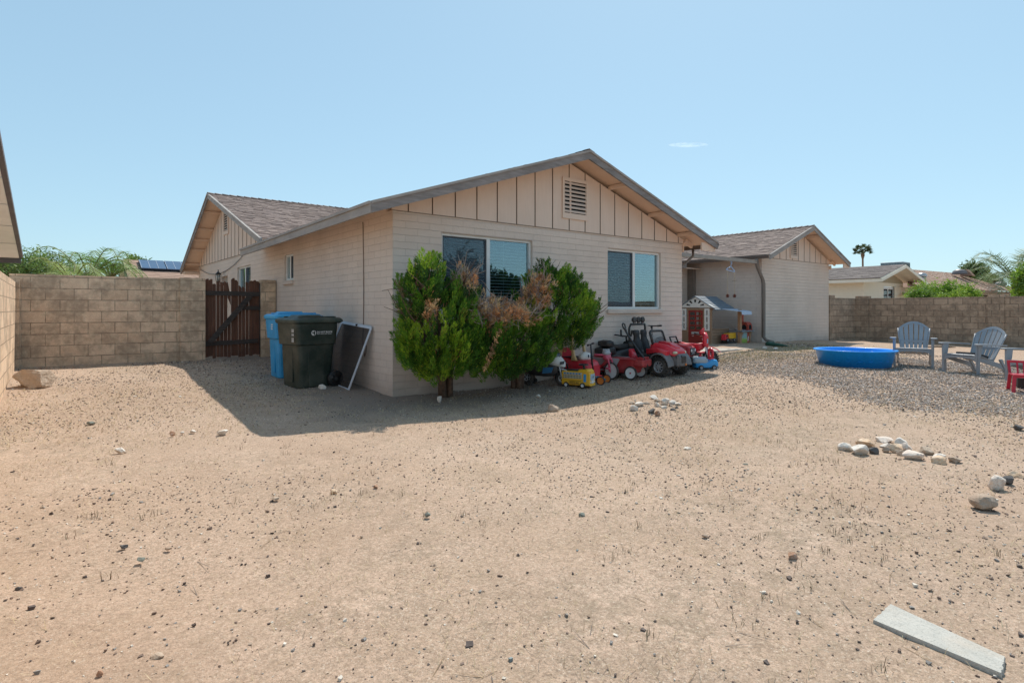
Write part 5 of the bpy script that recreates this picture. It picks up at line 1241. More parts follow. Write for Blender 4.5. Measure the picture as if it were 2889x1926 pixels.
b=MB(); b.prism([(1.325,.45),(1.475,.45),(1.475,.53),(1.44,.585),(1.36,.585),(1.325,.53)],-.1335,-.1305,'y'); b.build('oven_mouth',M_dark,ov)
b=MB(); b.box((1.30,-hy-.20,.66),(1.40,-hy-.11,ze-.06)); b.build('chimney',pr2,t)
b=MB(); b.bar((1.42,-hy-.38,.20),(1.50,-hy-.38,.38),.04,.04); b.build('bracket',pwood2,t)
# toy tipper truck by the playhouse window
t=thing('toy_truck','red and yellow toy tipper truck sitting against the low playhouse wall','toy truck',(11.86,1.92,.205+.10),PI)
b=MB(); b.loft([sec(.12,.15,.05,.22,.3),sec(.24,.15,.05,.22,.3),sec(.27,.14,.05,.13,.3)],smooth=False); b.build('cab',red,t,bevel=.006)
b=MB(); b.loft([[(-.26,-.09,.09),(-.26,.09,.09),(-.26,.09,.26),(-.26,-.09,.26)],[(.10,-.09,.09),(.10,.09,.09),(.11,.09,.24),(.11,-.09,.24)]],smooth=False); b.build('tipper',yel,t,bevel=.006)
b=MB(); b.box((.16,-.0755,.14),(.235,.0755,.20)); b.build('cab_window',blk,t)
for x_ in (-.16,.18):
    for s_ in (-1,1): wheel(t,x_,s_*.08,.05,.05,.04,grey,blk)
x_=thing('toy_crate','dark plastic crate under the toy truck by the playhouse','crate',(11.86,1.92,.205)); b=MB(); b.loft([rrect(.46,.22,.02,z_) for z_ in (0,.095)],smooth=False); b.build('box',blk,x_)
# ================================================================ ROCKS
def rockmat(name,a,b2,c3,warm=.4):
    if name in MC: return MC[name]
    m,n,b=newmat(name); v=objc(n)
    c=ramp(n,noise(n,v,9,6,.65),[(.3,a),(.55,b2),(.75,a)]); c=mixc(n,ramp(n,noise(n,v,14,5,.7),[(.52,0),(.66,warm)]),c,c3); c=mixc(n,ramp(n,noise(n,v,60,4,.7),[(.5,0),(.7,.45)]),c,[x*.55 for x in a])
    n.links.new(c,b.inputs[0]); b.inputs['Roughness'].default_value=.85; n1=bump(n,None,noise(n,v,22,6,.7),.8,.02); bump(n,b,noise(n,v,110,4,.7),.5,.004,n1); MC[name]=m; return m
RM={'w':rockmat('quartz_white',(.82,.79,.74),(.72,.64,.55),(.50,.28,.14),.25),'o':rockmat('quartz_orange',(.80,.66,.52),(.70,.48,.30),(.45,.2,.08),.7),'p':rockmat('quartz_peach',(.76,.62,.52),(.80,.70,.60),(.45,.25,.14)),
 'b':rockmat('brown_rock',(.36,.25,.18),(.46,.35,.26),(.66,.56,.46),.5),'d':rockmat('dark_rock',(.075,.075,.08),(.13,.12,.115),(.2,.17,.15)),'t':rockmat('tan_rock',(.58,.46,.35),(.45,.34,.25),(.55,.48,.4)),'r':rockmat('red_brown_rock',(.50,.29,.18),(.38,.21,.13),(.55,.5,.45),.6),
 'g':rockmat('grey_green_rock',(.17,.19,.16),(.24,.25,.21),(.12,.1,.08))}
def rock(a,b_,w_,h_,kind,label,seed,group=None,depthf=.8,sub=3,sink=.30):
    x,y,z=G(a,b_+h_*.45); d=(x-CX)*_S+(y-CY)*_C; s=d/F; R_=w_*s/2; Hh=h_*s/2
    import bmesh
    bm=bmesh.new(); bmesh.ops.create_icosphere(bm,subdivisions=sub,radius=1)
    r=random.Random(seed); cuts=[(Vector((r.gauss(0,1),r.gauss(0,1),r.gauss(0,.8))).normalized(),r.uniform(.44,.72)) for _ in range(9)]
    for v in bm.verts:
        p=v.co
        for n_,t_ in cuts:
            dd=p.dot(n_)-t_
            if dd>0: p-=n_*dd*.92
        p*=1+.10*math.sin(p.x*5+seed)*math.sin(p.y*4.3+seed*2)*math.sin(p.z*4.7)+r.uniform(-.02,.02)
    xs=[v.co.x for v in bm.verts];zs=[v.co.z for v in bm.verts];ys=[v.co.y for v in bm.verts]
    for v in bm.verts:
        v.co=Vector(((v.co.x-(max(xs)+min(xs))/2)*2/(max(xs)-min(xs))*R_,(v.co.y-(max(ys)+min(ys))/2)*2/(max(ys)-min(ys))*R_*depthf,(v.co.z-(max(zs)+min(zs))/2)*2/(max(zs)-min(zs))*Hh*1.1))
    me=bpy.data.meshes.new('rock'); bm.to_mesh(me); bm.free(); me.materials.append(RM[kind])
    if sub>2: 
        for p in me.polygons: p.use_smooth=False
    o=bpy.data.objects.new('rock',me); C.objects.link(o); o.location=(x+_S*R_*depthf*.6,y+_C*R_*depthf*.6,z+Hh*(1-sink)); o.rotation_euler=(0,0,-TH)
    tag(o,label,'rock',group); return o
rock(80,1068,90,60,'t','large tan brown boulder in the corner by the left boundary wall',3,sub=4)
o8=(2289,1150,2.02)
g='rocks of the long pile right of centre'
def q(z,cx_,cy_,w_,h_,*a,**k):
    ox,oy,s=z; rock(ox+cx_/s,oy+cy_/s,w_/s,h_/s,*a,**k)
L2=[(210,226,90,58,'w','round white rock at the far left end of the long rock pile'),(292,243,96,66,'w','bright white chalky rock second from the left in the long rock pile'),
(322,202,96,48,'o','cream rock with tan streaks at the back left of the long rock pile'),(366,246,52,46,'d','dark blue grey rock nestled in the front of the long white rock pile'),
(430,186,86,34,'p','low pinkish rock at the back middle of the long rock pile'),(432,214,66,28,'w','narrow white rock bridging the middle of the long rock pile'),(436,238,50,34,'b','brown crumbled rock under the middle of the long rock pile'),
(498,232,88,50,'o','white and orange rock in the front middle of the long rock pile'),(520,192,84,44,'w','speckled white rock highest at the back of the long rock pile'),(546,222,60,48,'p','peach rock right behind the sloping slab in the long rock pile'),
(600,276,122,56,'p','long sloping pinkish white slab rock at the front right of the pile'),(520,256,60,34,'t','small shaded tan rock in front of the orange streaked rock'),
(668,246,74,48,'t','lone tan domed rock just right of the long rock pile'),(752,302,100,50,'o','white wedge rock with an orange underside right of the domed rock'),(742,276,72,26,'w','flat cream rock behind the white wedge rock'),(836,298,76,40,'b','brown ridged rock at the right end of the rock pile'),
(1076,425,86,84,'p','large cream and white upright rock near the right edge'),(1132,412,62,50,'d','grey layered rock against the large cream rock near the right edge'),(1186,382,86,34,'o','flat orange rock at the right edge of the yard'),
(1006,540,140,82,'b','jagged brown and white rock below the cream rock on the right'),(1196,114,56,34,'d','dark flat rock high up at the right edge of the dirt')]
for i,(cx_,cy_,w_,h_,kd,lb) in enumerate(L2): q(o8,cx_,cy_,w_,h_,kd,lb,20+i,group=g if i<16 else None)
o9=(1740,1080,10.69); g='rocks of the small ring nearer the toys'
L1=[(525,760,270,210,'w','angular white rock with a brown side at the left of the small rock ring'),(700,650,300,170,'w','low white rock behind the angular one in the small rock ring'),(470,600,180,100,'t','small tan rock at the rear left of the small ring'),(890,610,250,110,'b','flat brown slab rock in the small ring'),
(1140,440,270,150,'w','pale rock at the very back of the small rock ring'),(1240,530,190,110,'b','brown triangular rock in front of the rearmost pale rock'),(1470,530,240,150,'w','white rock with a tan top on the rear right of the small ring'),(1440,640,220,110,'t','tan curved rock in the middle of the small ring'),
(1250,660,190,180,'p','peach rock standing in the middle of the small ring'),(1690,590,240,160,'w','large white rock on the right side of the small ring'),(1870,640,230,120,'w','white pointed rock at the right end of the small ring'),(1450,740,180,130,'w','small white rock at the front right of the small ring'),
(1640,690,150,100,'b','small brownish rock beside the small white front rock'),(1720,810,210,120,'d','dark grey rock low on the right of the small ring'),(1820,755,120,100,'d','little dark rock tucked below the white pointed rock'),(1050,850,200,180,'d','dark bluish rock in front of the small ring'),(1240,915,170,180,'r','round brown rock in front of the small ring beside the dark bluish one')]
for i,(cx_,cy_,w_,h_,kd,lb) in enumerate(L1): q(o9,cx_,cy_,w_,h_,kd,lb,60+i,group=g)
for i,(a,b_,w_,h_,kd,lb) in enumerate([(1561,1151,33,22,'b','pale brown rock on the sunlit dirt just outside the shade of the bushes'),(1519,1117,14,10,'w','small white stone in the shade in front of the yellow toy bus'),(907,1092,23,17,'w','white crumbly stone beside the wheel of the black bin'),(1239,1125,13,18,'w','small grey white stone at the foot of the left bush'),
(250,1193,26,9,'g','flat grey green stone on the sunlit dirt at the left'),(335,1270,26,15,'w','white pointed stone in the left foreground dirt'),(484,1223,16,13,'r','rusty red stone in the stone group left of the shadow tip'),(541,1216,17,9,'w','white stone in the left stone group nearest the rusty one'),(513,1220,12,7,'w','tiny white stone beside the rusty red stone'),
(625,1219,27,13,'w','flat white stone just left of the shadow tip'),(2239,1567,30,19,'r','flat dark red brown stone on the right foreground dirt'),(1941,1267,24,13,'w','white chip stone among the dry grass right of centre'),(1206,1452,18,14,'g','grey green pebble rock left of centre in the foreground'),(1642,1453,18,12,'g','grey stone with a pale top near the middle foreground'),
(2104,1310,17,7,'g','flat grey stone in the weeds right of centre'),(1990,1511,17,10,'b','brown oval stone on the right centre foreground'),(1915,1447,12,9,'b','small brown oval stone in the open dirt right of centre'),(472,1547,19,9,'b','long brown stone in the left foreground'),(394,1579,24,13,'g','grey blue flat stone in the left foreground'),(344,1543,21,11,'d','dark elongated stone in the left foreground'),
(47,1661,17,14,'d','dark pointed stone near the left edge of the foreground'),(278,1903,18,24,'r','upright dark reddish stone at the bottom left'),(440,1854,38,18,'t','pale flat half buried stone at the bottom left'),(2190,983,14,8,'w','small white stone near the green drain sleeve'),(2158,980,12,8,'w','white pebble on the turf below the downspout'),(940,1388,19,15,'o','white and orange stone in the centre left foreground'),(775,1407,22,9,'t','long tan stone in the centre left foreground'),(1059,1373,14,10,'r','dark reddish stone in the centre foreground')]):
    rock(a,b_,w_,h_,kd,lb,100+i,sub=2 if w_<20 else 3)
# ================================================================ PLANTS
def leafmat(name,col,trans=.25,var=.3):
    m=bpy.data.materials.new(name); m.use_nodes=True; n=m.node_tree; b=n.nodes['Principled BSDF']; out=n.nodes['Material Output']
    p=pos(n); c=ramp(n,noise(n,p,13,3),[(.3,[x*(1-var) for x in col]),(.7,[min(1,x*(1+var)) for x in col])])
    n.links.new(c,b.inputs[0]); b.inputs['Roughness'].default_value=.6
    t=N(n,'ShaderNodeBsdfTranslucent'); n.links.new(c,t.inputs[0]); mx=N(n,'ShaderNodeMixShader'); mx.inputs[0].default_value=trans
    n.links.new(b.outputs[0],mx.inputs[1]); n.links.new(t.outputs[0],mx.inputs[2]); n.links.new(mx.outputs[0],out.inputs['Surface']); return m
LG=[leafmat('juniper_deep',(.035,.105,.013)),leafmat('juniper_green',(.075,.20,.015)),leafmat('juniper_mid',(.14,.29,.02)),leafmat('juniper_lime',(.30,.46,.03)),leafmat('juniper_yellow',(.44,.42,.07))]
LD=[leafmat('dead_orange',(.80,.41,.20),.2),leafmat('dead_tan',(.85,.57,.32),.2),leafmat('dead_brown',(.36,.18,.09),.15)]
bark=simple('shaggy_bark',(.15,.095,.065),.95,.35,18,.8); twigm=simple('grey_twig',(.34,.27,.23),.9,.3,30,.4)
def shell(ells,n,seed,inner=1.0,ymax=-.06,filt=None):
    r=np.random.RandomState(seed); P=[];Nn=[]
    ar=np.array([e[1][0]*e[1][1]+e[1][1]*e[1][2]+e[1][0]*e[1][2] for e in ells]); ar/=ar.sum()
    while len(P)<n:
        k=r.choice(len(ells),p=ar); c,s=map(np.array,ells[k]); d=r.normal(size=3); d/=np.linalg.norm(d); p=c+d*s*inner
        if p[1]>ymax or p[2]<.12: continue
        if any(np.sum(((p-np.array(c2))/np.array(s2))**2)<.72*inner**2 for j,(c2,s2) in enumerate(ells) if j!=k): continue
        if filt and not filt(p): continue
        nn=d/s; P.append(p);Nn.append(nn/np.linalg.norm(nn))
    return np.array(P),np.array(Nn)
def sprays(name,P,Nn,per,mats,matf,parent,seed,rad=(.05,.09),hgt=(.16,.32),bl=(.035,.075),bw=(.007,.013),up=.9):
    """flame shaped clumps of short upright scale-leaf sprays"""
    r=np.random.RandomState(seed); n=len(P); m=n*per
    ci=np.repeat(np.arange(n),per); t=r.rand(m)
    R_=r.uniform(*rad,n)[ci]*np.sin(PI*np.clip(t*.86+.14,0,1))**.8; Hh=r.uniform(*hgt,n)[ci]
    ax=Nn*.55+np.array([0,0,up]); ax/=np.linalg.norm(ax,axis=1)[:,None]; A_=ax[ci]
    a=r.uniform(0,2*PI,m); u=np.cross(A_,[.3,1,.1]); u/=np.linalg.norm(u,axis=1)[:,None]; v=np.cross(A_,u)
    rd=u*np.cos(a)[:,None]+v*np.sin(a)[:,None]
    rr=R_*np.sqrt(r.rand(m)*.7+.3)
    C0=P[ci]-A_*(Hh*.35)[:,None]+A_*(Hh*t)[:,None]+rd*rr[:,None]
    D_=A_*1.0+rd*.34+r.normal(0,.13,(m,3)); D_/=np.linalg.norm(D_,axis=1)[:,None]
    S_=np.cross(D_,rd+r.normal(0,.5,(m,3))); S_/=np.linalg.norm(S_,axis=1)[:,None]
    L_=r.uniform(*bl,m)[:,None]; W_=r.uniform(*bw,m)[:,None]
    V=np.stack([C0-S_*W_*.5,C0+S_*W_*.5,C0+D_*L_*.65+S_*W_*.7,C0+D_*L_,C0+D_*L_*.65-S_*W_*.7],1)
    V[...,1]=np.minimum(V[...,1],-.03) if parent is not None and parent.name.startswith('juniper') else V[...,1]
    F1=np.array([(0,1,2,4)]);
    vs=V.reshape(-1,3); q=(np.array([0,1,2,4])[None]+np.arange(m)[:,None]*5); tri=np.array([4,2,3,3])[None]+np.arange(m)[:,None]*5
    # quads only: the tip triangle is folded into a second quad
    V2=V.copy(); Fq=np.concatenate([q],0)
    V4=np.stack([V[:,0],V[:,1],V[:,2]*.5+V[:,3]*.5,V[:,3]*.5+V[:,4]*.5],1).reshape(-1,3)
    Fq=np.arange(m*4).reshape(m,4)
    mi=matf(P,Nn,r)[ci]; jitter=r.rand(m)<.12; mi=np.where(jitter,r.randint(0,len(mats),m),mi)
    return npmesh(name,V4,Fq,mats,mi,parent=parent)
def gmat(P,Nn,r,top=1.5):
    x=vnoise(P[:,0]*3,P[:,2]*3+P[:,1],1.0,77)+r.normal(0,.22,len(P))+.25*(P[:,2]-1.2)  # lighter greens with height put the sunlit tops into the leaf colour
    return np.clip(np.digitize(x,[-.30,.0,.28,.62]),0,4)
def dmat(P,Nn,r): return r.choice(3,len(P),p=[.45,.4,.15])
def branches(name,segs,parent,mat,r0=.012):
    b=MB()
    for ps,ra in segs: b.tube(ps,ra,5)
    return b.build(name,mat,parent)
def wander(r,p,d,L,n=5,w_=.25,r0=.01):
    p=Vector(p);d=Vector(d).normalized();ps=[p.copy()]
    for i in range(n):
        d=(d+Vector((r.gauss(0,w_),r.gauss(0,w_),r.gauss(0,w_)))).normalized(); p=p+d*L/n; p.y=min(p.y,-.04); ps.append(p.copy())
    return ps,[r0*(1-.75*i/n) for i in range(n+1)]
def juniper(label,tx,ty,ells,seed,nclump,dead,dfilt,nd):
    z0=ground_z(tx,ty); t=thing('juniper_bush',label,'bush',(0,0,0),0,None)
    r=random.Random(seed); segs=[]
    b=MB()
    for k in range(5):
        a=k*1.26+r.random(); bx,by=tx+.07*math.cos(a),ty+.05*math.sin(a)
        e=ells[k%len(ells)][0]; mid=((bx+e[0])/2+r.uniform(-.05,.05),(by+e[1])/2,e[2]*.5+.1)
        b.tube([(bx,by,float(z0)-.05),(bx+.01*math.cos(a),by,float(z0)+.22),mid,(e[0],min(e[1],-.1),e[2])],[.055,.048,.032,.012],7)
    b.build('trunk',bark,t)
    for k in range(60):
        e,s_=ells[r.randrange(len(ells))]; st=(e[0]+r.uniform(-.5,.5)*s_[0],e[1]+r.uniform(-.5,.3)*s_[1],e[2]-r.uniform(.0,.6)*s_[2])
        segs.append(wander(r,st,(st[0]-tx,r.uniform(-.6,.1),.9),r.uniform(.3,.6),5,.2,.010))
    branches('branches',segs,t,bark)
    dead_in=lambda p:any(np.sum(((p-np.array(c))/np.array(s_))**2)<1 for c,s_ in dead)
    P,Nn=shell(ells,nclump,seed,1.0,filt=lambda p:not dead_in(p)); P=P+np.random.RandomState(seed).normal(0,.045,P.shape)
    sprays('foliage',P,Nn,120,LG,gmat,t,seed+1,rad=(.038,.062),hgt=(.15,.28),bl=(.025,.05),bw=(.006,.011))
    P,Nn=shell(ells,nclump//3,seed+5,.78,filt=lambda p:not dead_in(p)); sprays('inner_foliage',P,Nn,60,[LG[0],LG[0],LG[1],LD[2]],lambda P,Nn,r:r.choice(4,len(P),p=[.5,.25,.15,.1]),t,seed+6)  # inner clumps in deep greens darken the interior and block light
    if dead:
        P,Nn=shell(dead,nd,seed+9,.8,filt=dfilt); P=P+np.random.RandomState(seed+3).normal(0,.05,P.shape)
        sprays('dead_foliage',P,Nn,42,LD,dmat,t,seed+10,rad=(.035,.07),hgt=(.07,.15),bl=(.025,.055),bw=(.006,.012),up=.5)
        segs=[]
        for k in range(150):
            c,s_=dead[0] if k<110 else dead[-1]; st=(c[0]+r.uniform(-1,1)*s_[0],c[1]+r.uniform(-.9,.6)*s_[1],c[2]+r.uniform(-.6,.7)*s_[2])
            segs.append(wander(r,st,(r.uniform(-1,1),r.uniform(-.6,.2),r.uniform(-.1,.5)) if k<110 else (r.uniform(-.3,.3),r.uniform(-.2,.1),1),r.uniform(.15,.42),5,.3,r.uniform(.004,.010)))
        branches('dead_branches',segs,t,twigm)
    return t
E1=[((0.25, -0.88, 0.92), (0.52, 0.399, 0.56)), ((0.33, -0.86, 0.74), (0.58, 0.399, 0.36)), ((-0.09, -0.84, 1.36), (0.16, 0.21, 0.28)), ((0.21, -0.82, 1.44), (0.16, 0.21, 0.34)), ((0.59, -0.84, 1.36), (0.22, 0.21, 0.24)), ((0.93, -0.9, 0.78), (0.34, 0.336, 0.36)), ((0.14, -0.86, 1.62), (0.1, 0.12, 0.26)), ((-0.2, -0.95, 1.2), (0.14, 0.16, 0.3)), ((-0.12, -1.0, 1.45), (0.12, 0.12, 0.26)), ((0.62, -0.82, 1.5), (0.12, 0.12, 0.22)), ((-0.08, -1.1, 1.58), (0.13, 0.13, 0.26))]
E2=[((1.47, -0.88, 0.68), (0.42, 0.357, 0.38)), ((2.43, -0.78, 1.25), (0.62, 0.336, 0.5)), ((2.79, -0.74, 1.12), (0.38, 0.315, 0.46)), ((2.47, -0.68, 1.6), (0.4, 0.231, 0.22)), ((1.85, -0.82, 0.74), (0.42, 0.33, 0.36)), ((2.3, -0.7, 1.75), (0.12, 0.12, 0.16)), ((2.85, -0.72, 1.45), (0.2, 0.2, 0.34)), ((3.12, -0.75, 1.2), (0.16, 0.2, 0.35)), ((1.16, -0.92, 0.66), (0.36, 0.3, 0.36)), ((1.7, -0.85, 0.8), (0.4, 0.3, 0.36))]
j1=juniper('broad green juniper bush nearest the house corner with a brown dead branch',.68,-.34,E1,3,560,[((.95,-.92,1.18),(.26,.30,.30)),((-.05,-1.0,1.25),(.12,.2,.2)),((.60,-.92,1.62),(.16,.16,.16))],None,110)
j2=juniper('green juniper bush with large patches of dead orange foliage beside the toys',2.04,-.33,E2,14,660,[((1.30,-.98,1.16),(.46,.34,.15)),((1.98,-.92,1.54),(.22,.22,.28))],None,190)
# bare pale stems standing at the left top of the second bush
r=random.Random(8); segs=[wander(r,(1.70+.05*k,-.88,1.1),(-.05+.03*k,0,1),.62+.05*(k%3),6,.07,.018) for k in range(7)]
branches('bare_stems',segs,j2,simple('silvery_stem',(.24,.19,.18),.9,.3,25,.5))
# reddish dead spray hanging down the front of the first bush
P=np.array([(.88-.02*i-.02*(i%3),-1.38,.98-.045*i) for i in range(12)]); sprays('dead_spray',P,np.tile([0,-.6,-.3],(12,1)),26,[LD[0],LD[2]],lambda P,N_,r:r.randint(0,2,len(P)),j1,91,rad=(.02,.035),hgt=(.05,.08),bl=(.02,.04),bw=(.005,.009),up=-.3)
# ---------------- leafy trees and shrubs beyond the walls
def crown(name,parent,c,rad,n,per,mats,seed,leaf=(.10,.18),clump=.35,hole=.5):
    r=np.random.RandomState(seed); P=[]
    while len(P)<n:
        d=r.normal(size=3); d/=np.linalg.norm(d); q=d*(r.rand()**.4)
        if vnoise(np.array([q[0]*1.3+seed]),np.array([q[2]*1.3+q[1]]),1.6,seed)[0]+.5<hole*r.rand(): continue
        P.append(np.array(c)+q*np.array(rad))
    P=np.array(P); m=n*per; ci=np.repeat(np.arange(n),per)
    Q=P[ci]+r.normal(0,clump,(m,3)); D_=r.normal(size=(m,3)); D_[:,2]=np.abs(D_[:,2])*.7; D_/=np.linalg.norm(D_,axis=1)[:,None]
    S_=np.cross(D_,r.normal(size=(m,3))); S_/=np.linalg.norm(S_,axis=1)[:,None]; L_=r.uniform(*leaf,m)[:,None]
    V=np.stack([Q-S_*L_*.22,Q+S_*L_*.22,Q+D_*L_+S_*L_*.08,Q+D_*L_-S_*L_*.08],1).reshape(-1,3)
    mi=(np.clip((vnoise(P[:,0]*2,P[:,2]*2,1,seed+1)+.5+r.normal(0,.15,n))*len(mats),0,len(mats)-1)).astype(int)[ci]
    return npmesh(name,V,np.arange(m*4).reshape(m,4),mats,mi,parent=parent)
def tree(name,label,cat,base,c,rad,n,per,mats,seed,leaf,clump,trunk=.12,group=None,hole=.5):
    t=thing(name,label,cat,base,0,group); C_=Vector(c)-Vector(base)
    b=MB(); r=random.Random(seed)
    b.tube([(0,0,-.3),(.05,0,C_.z*.4),(C_.x*.6,C_.y*.6,C_.z*.75)],[trunk,trunk*.8,trunk*.5],7)
    for k in range(7):
        e=Vector((C_.x+r.uniform(-.7,.7)*rad[0],C_.y+r.uniform(-.7,.7)*rad[1],C_.z+r.uniform(-.2,.7)*rad[2])); b.tube([(C_.x*.4,C_.y*.4,C_.z*.5),tuple((e+Vector((C_.x*.5,C_.y*.5,C_.z*.6)))/2),tuple(e)],[trunk*.5,trunk*.3,trunk*.08],5)
    b.build('trunk',bark,t); crown('crown',t,tuple(C_),rad,n,per,mats,seed,leaf,clump,hole); return t
TGm=[leafmat('leaf_olive',(.13,.19,.05)),leafmat('leaf_mid',(.17,.27,.06)),leafmat('leaf_pale',(.26,.36,.10))]
TBm=[leafmat('leaf_bright',(.14,.27,.02),.35),leafmat('leaf_lime',(.24,.38,.04),.35),leafmat('leaf_yellow_green',(.30,.42,.07),.35)]
TDm=[leafmat('leaf_dark',(.025,.05,.015)),leafmat('leaf_dark_mid',(.045,.08,.02))]
def base_of(p): return (p[0],p[1],0)
c=at(70,752,27); tree('feathery_tree','feathery green tree behind the far left corner of the walls','tree',base_of(c),c,(2.1,1.4,.62),170,50,TGm,21,(.07,.15),.2,.09)
c=at(-60,752,28); tree('feathery_tree','feathery green tree under the neighbouring eave at the far left','tree',base_of(c),c,(2.0,1.4,.5),120,50,TGm,22,(.07,.15),.2,.09)
def frond(b,p,az,L,droop,rise,n=9,lf=.35,wd=.03,nl=26,seed=0):
    r=random.Random(seed); p=Vector(p); d=Vector((math.cos(az),math.sin(az),0)); ps=[]
    for i in range(n+1):
        s_=i/n; ps.append(p+d*(L*s_*(1-.12*s_))+Vector((0,0,rise*L*math.sin(min(1,s_*1.05)*PI*.55)-droop*L*s_*s_)))
    b.tube(ps,[.022*(1-.8*i/n)+.003 for i in range(n+1)],4,0)
    sd=d.cross(Vector((0,0,1)))
    for k in range(nl):
        s_=.15+.85*k/nl; i=min(n-1,int(s_*n)); q=ps[i].lerp(ps[i+1],s_*n-i); tg=(ps[i+1]-ps[i]).normalized(); l=lf*math.sin(PI*(.12+.85*s_))**.6*r.uniform(.8,1.1)
        for s2 in (-1,1):
            dd=(sd*s2*.85+tg*.7+Vector((0,0,r.uniform(-.15,.25)))).normalized(); e=q+dd*l-Vector((0,0,.15*l)); w_=tg*wd*.5
            b.add([q-w_,q+w_,e+w_*.2,e-w_*.2],[(0,1,2,3)],1)
PF=[simple('frond_rib',(.16,.17,.06),.6),leafmat('frond_green',(.17,.30,.06),.35),leafmat('frond_pale',(.32,.42,.14),.35),leafmat('frond_dark',(.17,.25,.11),.3)]
def palm(label,c,L,n,seed,trunk_h,mats,tr=.16,rise=(.25,.75),cat='palm tree',name='feather_palm',droop=(.3,.8),azr=(0,2*PI)):
    t=thing(name,label,cat,(c[0],c[1],0)); b=MB(); r=random.Random(seed)
    b.tube([(0,0,-.2),(0,0,c[2]*.6),(0,0,c[2])],[tr*1.1,tr,tr*1.05],10); b.build('trunk',bark,t)
    b=MB()
    for k in range(n): frond(b,(0,0,c[2]),azr[0]+(azr[1]-azr[0])*(k+r.random()*.8)/n,L*r.uniform(.75,1.1),r.uniform(*droop),r.uniform(*rise),seed=seed*50+k,lf=L*.24,wd=.04*L/2)
    b.build('crown',mats,t); return t
palm('low feather palm with pale fronds just above the left block wall',at(205,806,18),1.25,15,31,1.6,[PF[0],PF[2]],.12,rise=(.4,.9))
palm('low green feather palm right of the pale one above the left block wall',at(250,792,20),1.7,18,32,1.6,[PF[0],PF[1]],.14,rise=(.4,.95))
palm('drooping feather palm beside the roof with solar panels',at(312,786,21),1.5,16,33,1.9,[PF[0],PF[1]],.14,rise=(.5,1.2),droop=(.5,1.2))
c=at(383,738,36); tree('round_leaf_tree','small round leaved tree showing over the roof with solar panels','tree',base_of(c),c,(.8,.8,.22),16,30,TGm,25,(.14,.24),.12,.12)
c=at(348,762,34); tree('round_leaf_tree','dark foliage tree at the left end of the solar panel roof','tree',base_of(c),c,(.08,.4,.45),14,30,TDm,26,(.1,.2),.1,.1)
c=at(2650,822,23.5); tree('shrub','bright yellow green shrub rising behind the long shaded boundary wall','shrub',base_of(c),(c[0],c[1],c[2]-.22),(.95,1.3,.60),330,46,TBm,41,(.05,.11),.10,.06,hole=.9)
c=at(2600,838,23.0); tree('shrub','darker green shrub left of the bright one behind the boundary wall','shrub',base_of(c),c,(.42,.4,.26),60,50,[TGm[1],TBm[0],TGm[0]],42,(.05,.11),.09,.05)
c=at(2908,806,22.5); tree('leafy_tree','bright green leafy tree at the right edge behind the boundary wall','tree',base_of(c),c,(.24,.4,.72),100,50,[TBm[0],TBm[1],TGm[1]],43,(.08,.17),.15,.08)
c=at(2748,772,70); tree('leafy_tree','distant dark round tree behind the tan roofs on the right','tree',base_of(c),c,(1.4,1.2,1.0),60,50,[TDm[1],TGm[0]],44,(.25,.45),.3,.2)
c=at(2790,792,75); tree('leafy_tree','distant low dark tree right of the round one above the tan roofs','tree',base_of(c),c,(2.0,1.2,.4),40,40,[TDm[1],TGm[0]],45,(.25,.45),.25,.2)
palm('distant grey green feather palm with arching fronds at the right',at(2868,800,38),3.4,20,51,4,[PF[0],PF[3]],.25,rise=(.4,1.1),droop=(.5,1.1))
palm('very distant feather palm tips above the tan roof at the right',at(2806,795,60),2.2,12,52,4,[PF[0],PF[3]],.2,rise=(.3,.8))
# tall fan palm
c=at(2434,703,95); t=thing('fan_palm','tall lone fan palm standing above the roofs right of the house','palm tree',(c[0],c[1],0))
b=MB(); b.tube([(0,0,0),(.1,0,c[2]*.5),(0,0,c[2]-1.6),(0,0,c[2]-1.0),(0,0,c[2]-.1)],[.2,.15,.14,.3,.16],10); b.build('trunk',simple('palm_trunk_brown',(.20,.14,.10),.95,.2,3),t)
b=MB(); r=random.Random(4)
for k in range(30):
    az=2*PI*k/30*3.1; el=r.uniform(-.35,1.0); d=Vector((math.cos(az)*math.cos(el),math.sin(az)*math.cos(el),math.sin(el))); q=Vector((0,0,c[2]-.1))+Vector((d.x*1.0,d.y*1.0,d.z*.6)); u=d.cross(Vector((0,0,1))).normalized(); v=u.cross(d)
    for j in range(15):
        a=-1.4+2.8*j/14; e=q+(d*math.cos(a)+u*math.sin(a))*r.uniform(.5,.75)-Vector((0,0,.25*abs(a)+.1)); w_=(u*math.cos(a)-d*math.sin(a))*.07
        b.add([q-w_*.3,q+w_*.3,e+w_,e-w_],[(0,1,2,3)],0)
    b.bar((0,0,c[2]-.1),tuple(q),.04,.04,0)
b.build('crown',[leafmat('fan_palm_leaf',(.07,.11,.04),.2)],t)
# ================================================================ NEIGHBOURS
M_creamw=wallmat('neighbour_cream_block',(.80,.73,.60),(.82,.75,.62),.4064,.1016,.003,.3,.05); M_creamt=simple('cream_trim',(.80,.74,.62),.7,.05,3); M_beam2=woodmat('olive_board',(.36,.31,.22),(.42,.36,.26),(3,3,.4),.8,.1)
